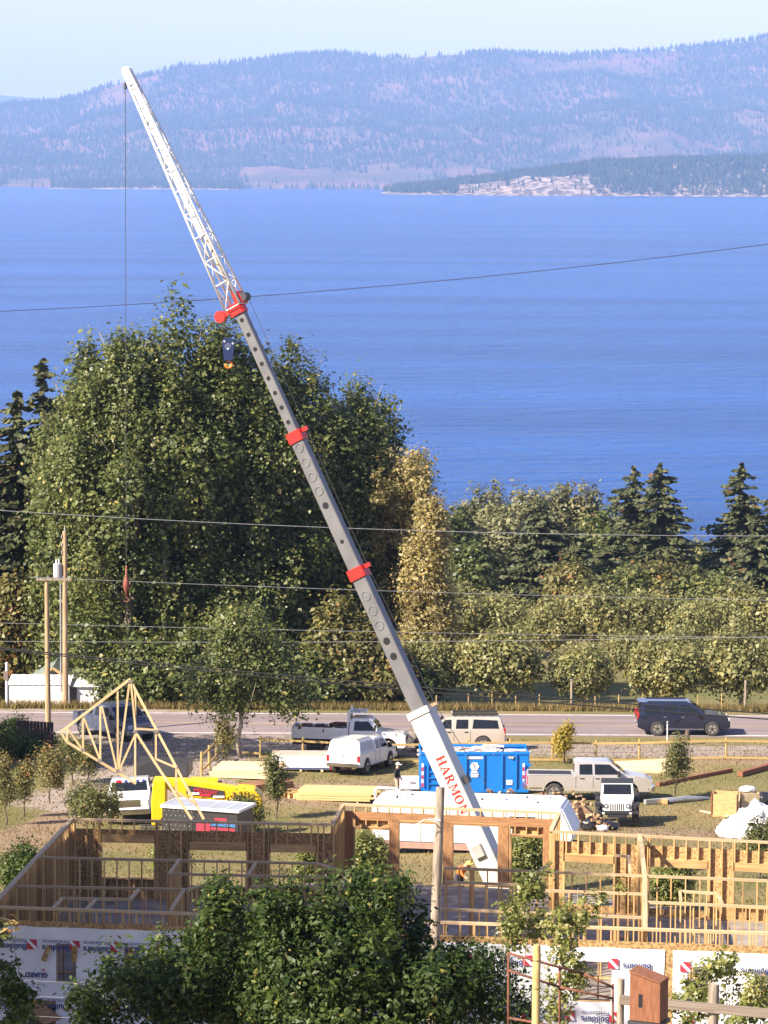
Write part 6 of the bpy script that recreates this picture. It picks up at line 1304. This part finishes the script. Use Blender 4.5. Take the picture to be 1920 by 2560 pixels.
# ---- two workers
def person(label, loc, rz, joints, edges, rad, mats, capm):
    root = empty('person', loc, rz, label, 'person'); me = bpy.data.meshes.new('body'); me.from_pydata(joints, edges, []); o = bpy.data.objects.new('body', me); COL.objects.link(o)
    o.modifiers.new('skin', 'SKIN'); sv = me.skin_vertices[0].data
    for i, r_ in enumerate(rad): sv[i].radius = (r_, r_ * (0.75 if i in (0, 1, 2) else 1)); sv[i].use_root = (i == 0)
    ss_ = o.modifiers.new('sub', 'SUBSURF'); ss_.levels = 2; ss_.render_levels = 2
    bpy.context.view_layer.update(); m2 = bpy.data.meshes.new_from_object(o.evaluated_get(bpy.context.evaluated_depsgraph_get())); bpy.data.objects.remove(o)
    m2.materials.clear(); [m2.materials.append(m) for m in mats[0]]
    J = np.array(joints)
    for p_ in m2.polygons:
        i = int(np.argmin(((J - np.array(p_.center)) ** 2).sum(1))); p_.material_index = mats[1][i]
    bo = link('body', m2, None, root, smooth=True); h = Vector(joints[4])
    cp = MB(); n = 12
    for k in range(5):
        a = k / 4 * math.pi / 2; 
        for j in range(n): cp.v.append((h.x + .118 * math.cos(a) * math.cos(6.283 * j / n), h.y + .118 * math.cos(a) * math.sin(6.283 * j / n), h.z + .02 + .12 * math.sin(a)))
    cp.f = [(k * n + j, k * n + (j + 1) % n, (k + 1) * n + (j + 1) % n, (k + 1) * n + j) for k in range(4) for j in range(n)]
    cp.build('hard_hat' if capm is HATY else 'cap', capm, root, world=False, smooth=True); MB().box((h.x, h.y - .14, h.z + .03), (.16, .12, .02)).build('hat_brim', capm, root, world=False)
    MB().box((h.x, h.y - .105, h.z - .02), (.03, .04, .05)).build('nose', mats[0][0], root, world=False, bevel=.01)
    return root
SKIN = mat('skin', (.52, .32, .23), (.46, .28, .2), rough=.55); BLKC = mat('black_shirt', (.02, .02, .022), rough=.9); TANC = mat('tan_trousers', (.44, .36, .26), (.36, .29, .2), rough=.9); VEST = mat('orange_vest', (.85, .16, .015), (.75, .12, .012), rough=.7); BOOT = mat('boot_leather', (.06, .045, .035), rough=.8); HATY = paintmat('yellow_hard_hat', (.85, .70, .12), .35); CAPW = mat('white_cap', (.75, .73, .70), rough=.8); DKT = mat('dark_trousers', (.05, .05, .07), rough=.9)
J1 = [(0, 0, .95), (0, 0, 1.15), (0, -.01, 1.40), (0, -.02, 1.52), (0, -.04, 1.66), (.2, 0, 1.42), (.27, .02, 1.15), (.26, -.14, .92), (.26, -.18, .83), (-.2, 0, 1.42), (-.27, .02, 1.15), (-.25, -.10, .92), (-.25, -.13, .83), (.10, 0, .9), (.12, -.02, .5), (.13, .03, .10), (.13, -.13, .05), (-.10, 0, .9), (-.14, -.08, .5), (-.16, 0, .10), (-.16, -.16, .05)]
E1 = [(0, 1), (1, 2), (2, 3), (3, 4), (2, 5), (5, 6), (6, 7), (7, 8), (2, 9), (9, 10), (10, 11), (11, 12), (0, 13), (13, 14), (14, 15), (15, 16), (0, 17), (17, 18), (18, 19), (19, 20)]
RAD = [.16, .165, .17, .065, .105, .07, .052, .042, .045, .07, .052, .042, .045, .10, .068, .05, .05, .10, .068, .05, .05]
MI = [2, 1, 1, 0, 0, 1, 1, 0, 0, 1, 1, 0, 0, 2, 2, 3, 3, 2, 2, 3, 3]
person('person in black shirt and tan trousers standing by the dumpster', atD(993, 164.5), R(70), J1, E1, RAD, ((SKIN, BLKC, TANC, BOOT), MI), CAPW)
J2 = [(0, 0, .95), (0, -.10, 1.12), (0, -.28, 1.28), (0, -.40, 1.36), (0, -.52, 1.42), (.2, -.28, 1.28), (.24, -.42, 1.05), (.2, -.58, .92), (.2, -.64, .86), (-.2, -.28, 1.28), (-.24, -.44, 1.05), (-.18, -.62, .95), (-.18, -.68, .9), (.10, .02, .9), (.13, -.06, .5), (.13, .05, .10), (.13, -.12, .05), (-.10, .02, .9), (-.14, -.04, .5), (-.15, .08, .10), (-.15, -.08, .05)]
person('person in orange vest and yellow hard hat bending beside the boom foot', atD(1150, 121.0), R(40), J2, E1, RAD, ((SKIN, VEST, DKT, BOOT), MI), HATY)
# ================================================================ near and small trees
def small_tree(name, label, base, H, hw, leafm, seed, ncl=90, per=34, leaf=.11, rc=.32, z0=.3, group=None, cat='tree', barkm=None, r0=.05, lob=None, bias=0.0, zlow=.35, stems=1):
    r = random.Random(seed); lobes = lob or [(0, 0, H * .6, hw * .75, hw * .75, H * .33)] + [(r.uniform(-.5, .5) * hw, r.uniform(-.5, .5) * hw, H * r.uniform(zlow + .05, .9), hw * r.uniform(.3, .5), hw * .4, H * r.uniform(.1, .18)) for _ in range(7)]
    return tree(name, label, base, lobes, leafm, barkm or bark_dark, ncl, per, leaf, rc, seed, cat=cat, group=group, trunk_top=(0, 0, H * .9), r0=r0, nb=9, spread=hw, shell=.35, stretch=1.3, spire=.2, bias=bias, z0=z0, stems=stems)
def pxs(px, base_py, top_py, hw_px, D=None):
    b = PG(px, base_py, 60) if D is None else atD(px, D); sc = FPX / b.y; H = PD(px, top_py, b.y).z - b.z; return b, H, hw_px / sc
L_YARD = leafmat('young_fruit_leaf', (0.070, 0.085, 0.022), (0.19, 0.19, 0.055), (0.42, 0.24, 0.10), acc=.06, rough=.5, trans=.35)
YT = [('young_tree', 'small golden tree by the road fence above the silver pickup', 1410, 1908, 1812, 26, L_GOLD, 2.0), ('young_tree', 'young green tree with a thin straight trunk before the road fence', 1690, 1998, 1845, 46, L_YARD, 1.6), ('young_tree', 'young tree with pinkish fruit beside the yellow planks', 692, 2046, 1885, 42, L_YARD, 2.0),
      ('fruit_tree', 'bushy fruit tree left of the flag strip pickup', 232, 2100, 1948, 92, L_YARD, 3.6), ('fruit_tree', 'yellow green fruit tree before the charcoal trailer', 622, 2105, 1990, 66, L_YARD, 2.4), ('young_tree', 'slender reddish young tree, tallest of the left yard', 125, 2008, 1868, 46, L_BUSH, 2.2), ('young_tree', 'thin young tree between the two lower left saplings', 62, 2042, 1905, 24, L_BUSH, 1.2), ('young_tree', 'young tree standing at the far left yard edge', 14, 2062, 1878, 28, L_BUSH, 1.4), ('young_tree', 'leafy young tree under the left end of the truss', 182, 1962, 1830, 46, L_YARD, 1.8), ('young_tree', 'sparse sapling under the truss bottom chord', 222, 1966, 1860, 30, L_BUSH, .9), ('young_tree', 'shrubby young tree beside the short drive fence', 565, 1918, 1808, 30, L_BUSH, 1.2), ('fruit_tree', 'lush fruit tree seen through the tall left opening of the frame', 925, None, 2085, 64, L_SAP, 7.5, 123.5), ('fruit_tree', 'lush fruit tree seen through the right opening of the frame', 1318, None, 2050, 62, L_SAP, 7.5, 120.4),
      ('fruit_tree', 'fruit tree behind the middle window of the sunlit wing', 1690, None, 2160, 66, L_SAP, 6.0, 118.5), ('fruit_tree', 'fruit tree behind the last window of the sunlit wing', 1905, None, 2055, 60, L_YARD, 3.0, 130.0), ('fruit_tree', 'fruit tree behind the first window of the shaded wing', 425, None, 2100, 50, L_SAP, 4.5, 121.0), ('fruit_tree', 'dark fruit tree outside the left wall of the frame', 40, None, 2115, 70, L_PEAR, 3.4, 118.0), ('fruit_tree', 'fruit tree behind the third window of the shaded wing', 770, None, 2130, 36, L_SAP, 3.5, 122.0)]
for i, e_ in enumerate(YT):
    nm, lab, px, bp, tp2, hw, lm, dens = e_[:8]; b, H, h_ = pxs(px, bp, tp2, hw, e_[8] if len(e_) > 8 else None)
    small_tree(nm, lab, b, H, h_, lm, 500 + i, ncl=int(60 * dens), per=36, leaf=.10, rc=.26 + .05 * h_)
b, H, h_ = pxs(604, None, 1515, 140, 177.5)
small_tree('roadside_tree', 'green roadside tree whose trunk stands before the highway', b, H, h_, L_COT, 540, ncl=420, per=46, leaf=.16, rc=.62, r0=.14, barkm=bark_grey, lob=[(0, 0, H * .62, h_ * .8, h_ * .7, H * .28), (-h_ * .6, 0, H * .5, h_ * .5, h_ * .5, H * .17), (h_ * .6, 0, H * .55, h_ * .55, h_ * .5, H * .2), (0, 0, H * .85, h_ * .5, h_ * .5, H * .15), (h_ * .9, 0, H * .38, h_ * .4, h_ * .4, H * .10), (-h_ * .3, 0, H * .36, h_ * .5, h_ * .4, H * .10)])
for i, (px, D, tp2, hw) in enumerate(((20, 184.5, 1810, 70), (95, 185.5, 1850, 55), (55, 178.0, 1860, 70), (-20, 176, 1830, 80))):
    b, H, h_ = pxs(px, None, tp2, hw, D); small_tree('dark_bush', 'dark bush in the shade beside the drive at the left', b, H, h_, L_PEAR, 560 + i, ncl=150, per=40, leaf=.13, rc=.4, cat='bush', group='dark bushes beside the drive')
# verge grass: tall dry stalks along both sides of the highway
def grass(name, label, n, fx, fy, h0, h1, m, seed):
    rs = np.random.RandomState(seed); X = fx(rs, n); Y = fy(rs, n); Z = HG(X, Y); H = rs.uniform(h0, h1, n); a = rs.uniform(0, 6.28, n); w_ = .035; lx, ly = rs.normal(0, .25, n) * H, rs.normal(0, .25, n) * H
    V = np.stack([np.stack([X - np.cos(a) * w_, Y - np.sin(a) * w_, Z - .02], -1), np.stack([X + np.cos(a) * w_, Y + np.sin(a) * w_, Z - .02], -1), np.stack([X + lx, Y + ly, Z + H], -1)], 1).reshape(-1, 3)
    o = link(name, np_mesh(name, V, np.arange(3 * n).reshape(n, 3), rs.rand(n)), m); tag(o, label, 'grass', kind='stuff')
GRASS = leafmat('dry_grass_blade', (0.10, 0.085, 0.030), (0.34, 0.26, 0.11), (0.40, 0.30, 0.12), rough=.8, trans=.4, spec=.1)
grass('verge_grass', 'tall dry grass on the far verge', 26000, lambda r, n: r.uniform(-26, 26, n), lambda r, n: r.uniform(198.6, 203.5, n), .15, .6, GRASS, 1)
grass('yard_grass', 'short dry grass of the yard', 45000, lambda r, n: r.uniform(-22, 22, n), lambda r, n: r.uniform(120, 188.5, n), .04, .13, GRASS, 2)
# ---- big pear tree in the foreground
def plobe(px, py, D, rpx, rzpx=None, base=None):
    c = PD(px, py, D); k = D / FPX; return (c.x - base.x, c.y - base.y, c.z - base.z, rpx * k, rpx * k, (rzpx or rpx) * k)
D = 62.0; b = atD(780, D)
PL = [(560, 2430, 170, 130), (800, 2400, 210, 140), (940, 2350, 120, 130), (430, 2480, 150, 90), (840, 2520, 330, 110), (1080, 2460, 130, 90)]
r_ = random.Random(77); TOPL = [(180, 2440), (240, 2400), (300, 2370), (400, 2350), (480, 2250), (560, 2200), (640, 2215), (720, 2225), (800, 2190), (860, 2175), (930, 2160), (1000, 2175), (1060, 2240), (1120, 2350), (1200, 2400)]
for k in range(70):                                        # upright shoots make the outline
    x = r_.uniform(190, 1190); ty = np.interp(x, [p[0] for p in TOPL], [p[1] for p in TOPL]); y = ty + 28 + abs(r_.gauss(0, 1)) * 95
    PL.append((x, y, r_.uniform(22, 46), r_.uniform(38, 75)))
lobes = [plobe(x, y, D + r_.uniform(-1.6, 1.4), rx, rz_, b) for i, (x, y, rx, rz_) in enumerate(PL)]
root = empty('pear_tree', b, 0, 'large leafy pear tree in the foreground hiding the middle of the wrapped wall', 'tree')
mb = MB()
for k, (dx, top) in enumerate(((-1.5, 2.2), (0, 3.6), (1.6, 3.0))): limb_tubes(mb, (dx * .15, 0, -.3), (dx * 1.4, 0, top), .13, .03, 12, 2.4, 700 + k, .2)
mb.build('trunk', bark_dark, root, smooth=True, world=False)
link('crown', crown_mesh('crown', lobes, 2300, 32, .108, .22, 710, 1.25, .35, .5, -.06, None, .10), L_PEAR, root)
# darker fine-twigged tree right of it
b = atD(1200, 61.0); lobes = [plobe(x, y, 61, rx, rz_, b) for x, y, rx, rz_ in ((1190, 2420, 95, 70), (1250, 2480, 85, 70), (1130, 2480, 80, 80), (1290, 2540, 70, 60))]
tree('fruit_tree', 'dark twiggy fruit tree between the pear tree and the round post', b, lobes, L_PEAR, bark_dark, 260, 26, .07, .25, 720, trunk_top=(0, 0, max(l[2] for l in lobes)), r0=.07, nb=16, spread=1.2, shell=.2, bias=-.15)
# pale spindly saplings in the sun
SP = [('sapling', 'tall spindly sapling, left of the sunlit pair before the wall', 1310, 70.0, ((1300, 2270, 55, 60), (1330, 2215, 40, 45), (1285, 2330, 40, 60), (1365, 2190, 25, 25), (1340, 2330, 35, 50))), ('sapling', 'tall spindly sapling, right of the sunlit pair before the wall', 1405, 69.0, ((1400, 2330, 45, 60), (1440, 2290, 55, 45), (1420, 2420, 55, 70), (1480, 2250, 35, 35), (1400, 2500, 55, 60), (1540, 2220, 25, 22))),
      ('sapling', 'pale leafy sapling in front of the second right window', 1745, 66.0, ((1740, 2490, 70, 60), (1790, 2430, 50, 40), (1700, 2530, 50, 50), (1815, 2400, 30, 30), (1850, 2500, 40, 40))), ('sapling', 'sapling beside the last window of the wrapped wall', 1880, 65.0, ((1885, 2470, 45, 45), (1900, 2520, 45, 40), (1850, 2550, 50, 40))), ('sapling', 'drooping leafy branch tree at the lower left corner', 15, 58.0, ((10, 2450, 60, 50), (40, 2520, 55, 60), (70, 2490, 35, 35), (-20, 2330, 40, 40)))]
for i, (nm, lab, px, D, ls) in enumerate(SP):
    b = atD(px, D); lobes = [plobe(x, y, D, rx, rz_, b) for x, y, rx, rz_ in ls]; T = max(l[2] for l in lobes)
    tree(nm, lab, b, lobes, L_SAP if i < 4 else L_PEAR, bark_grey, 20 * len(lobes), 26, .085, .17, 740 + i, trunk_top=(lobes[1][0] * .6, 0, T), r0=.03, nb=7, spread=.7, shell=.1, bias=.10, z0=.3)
b = atD(6, 46); root = empty('leaf_spray', b, 0, 'bright drooping spray of leaves against the shaded wrap', 'branch'); c = PD(26, 2318, 46)
mb = MB(); mb.tube([b, b.lerp(c, .6) + Vector((-.5, 0, .6)), PD(-20, 2290, 46), PD(36, 2302, 46), PD(18, 2345, 46)], [.03, .02, .012, .007, .003], 6); mb.build('twig', bark_dark, root, smooth=True)
link('leaves', crown_mesh('leaves', [(c.x - b.x, 0, c.z - b.z, .10, .06, .14)], 9, 5, .085, .10, 760, 1.2, .3, .5, .35), L_YARD, root)
# ---- tall trees left of the frame, uphill, whose shade falls over the left wing
T, hw = 26, 5.0; r_ = random.Random(90)
lobes = [(0, 0, T * .66, hw, hw, T * .26), (0, 0, T * .42, hw * .7, hw * .7, T * .2)] + [(r_.uniform(-1, 1) * hw * .6, r_.uniform(-1, 1) * hw * .6, T * r_.uniform(.45, .9), hw * .4, hw * .4, T * .1) for _ in range(6)]
shade = tree('shade_tree', 'tall cottonwood uphill of the house shading its left wing', (-27, 90, hgt(-27, 90)), lobes, L_COT, bark_grey, 560, 40, .32, 1.0, 780, group='cottonwoods uphill of the house', r0=.4, nb=10, spread=4, shell=.5, stretch=1.2)
shade.scale = (1.08, 1.08, 1.03)
for i, (x, y, s_) in enumerate(((-20.5, 91, 1.02), (-27, 99, 1.05), (-20.8, 99.5, 1.0), (-22, 83, 1.0), (-15.9, 95.5, .86), (-31.5, 87.5, 1.0), (-24.8, 86.5, .95))):
    copy_tree(shade, (x, y, hgt(x, y)), i * 1.1 + .6, (s_, s_, .97 + .02 * (i % 3)))
for i, (x, y, T, hw) in enumerate(((-25.0, 177, 16, 4.2), (-24.8, 171.2, 21, 4.4))):
    b = Vector((x, y, hgt(x, y))); lobes = [(0, 0, T * .6, hw, hw, T * .36), (1, 0, T * .8, hw * .5, hw * .5, T * .2), (-1, -1, T * .5, hw * .6, hw * .6, T * .25)]
    tree('shade_tree', 'leafy tree beside the drive shading the road at the left', b, lobes, L_COT, bark_grey, 380, 40, .26, .9, 800 + i, group='trees beside the drive', r0=.25, nb=9, spread=3, shell=.5)
b = Vector((-19, 50, hgt(-19, 50))); T = 19; hw = 3.3
tree('shade_tree', 'tall garden tree uphill whose shade falls on the pear tree', b, [(0, 0, T * .66, hw, hw, T * .26), (1, 0, T * .5, hw * .8, hw * .8, T * .2), (-1, 1, T * .8, hw * .6, hw * .6, T * .15)], L_COT, bark_grey, 420, 40, .30, 1.0, 830, r0=.35, nb=10, spread=4, shell=.5)
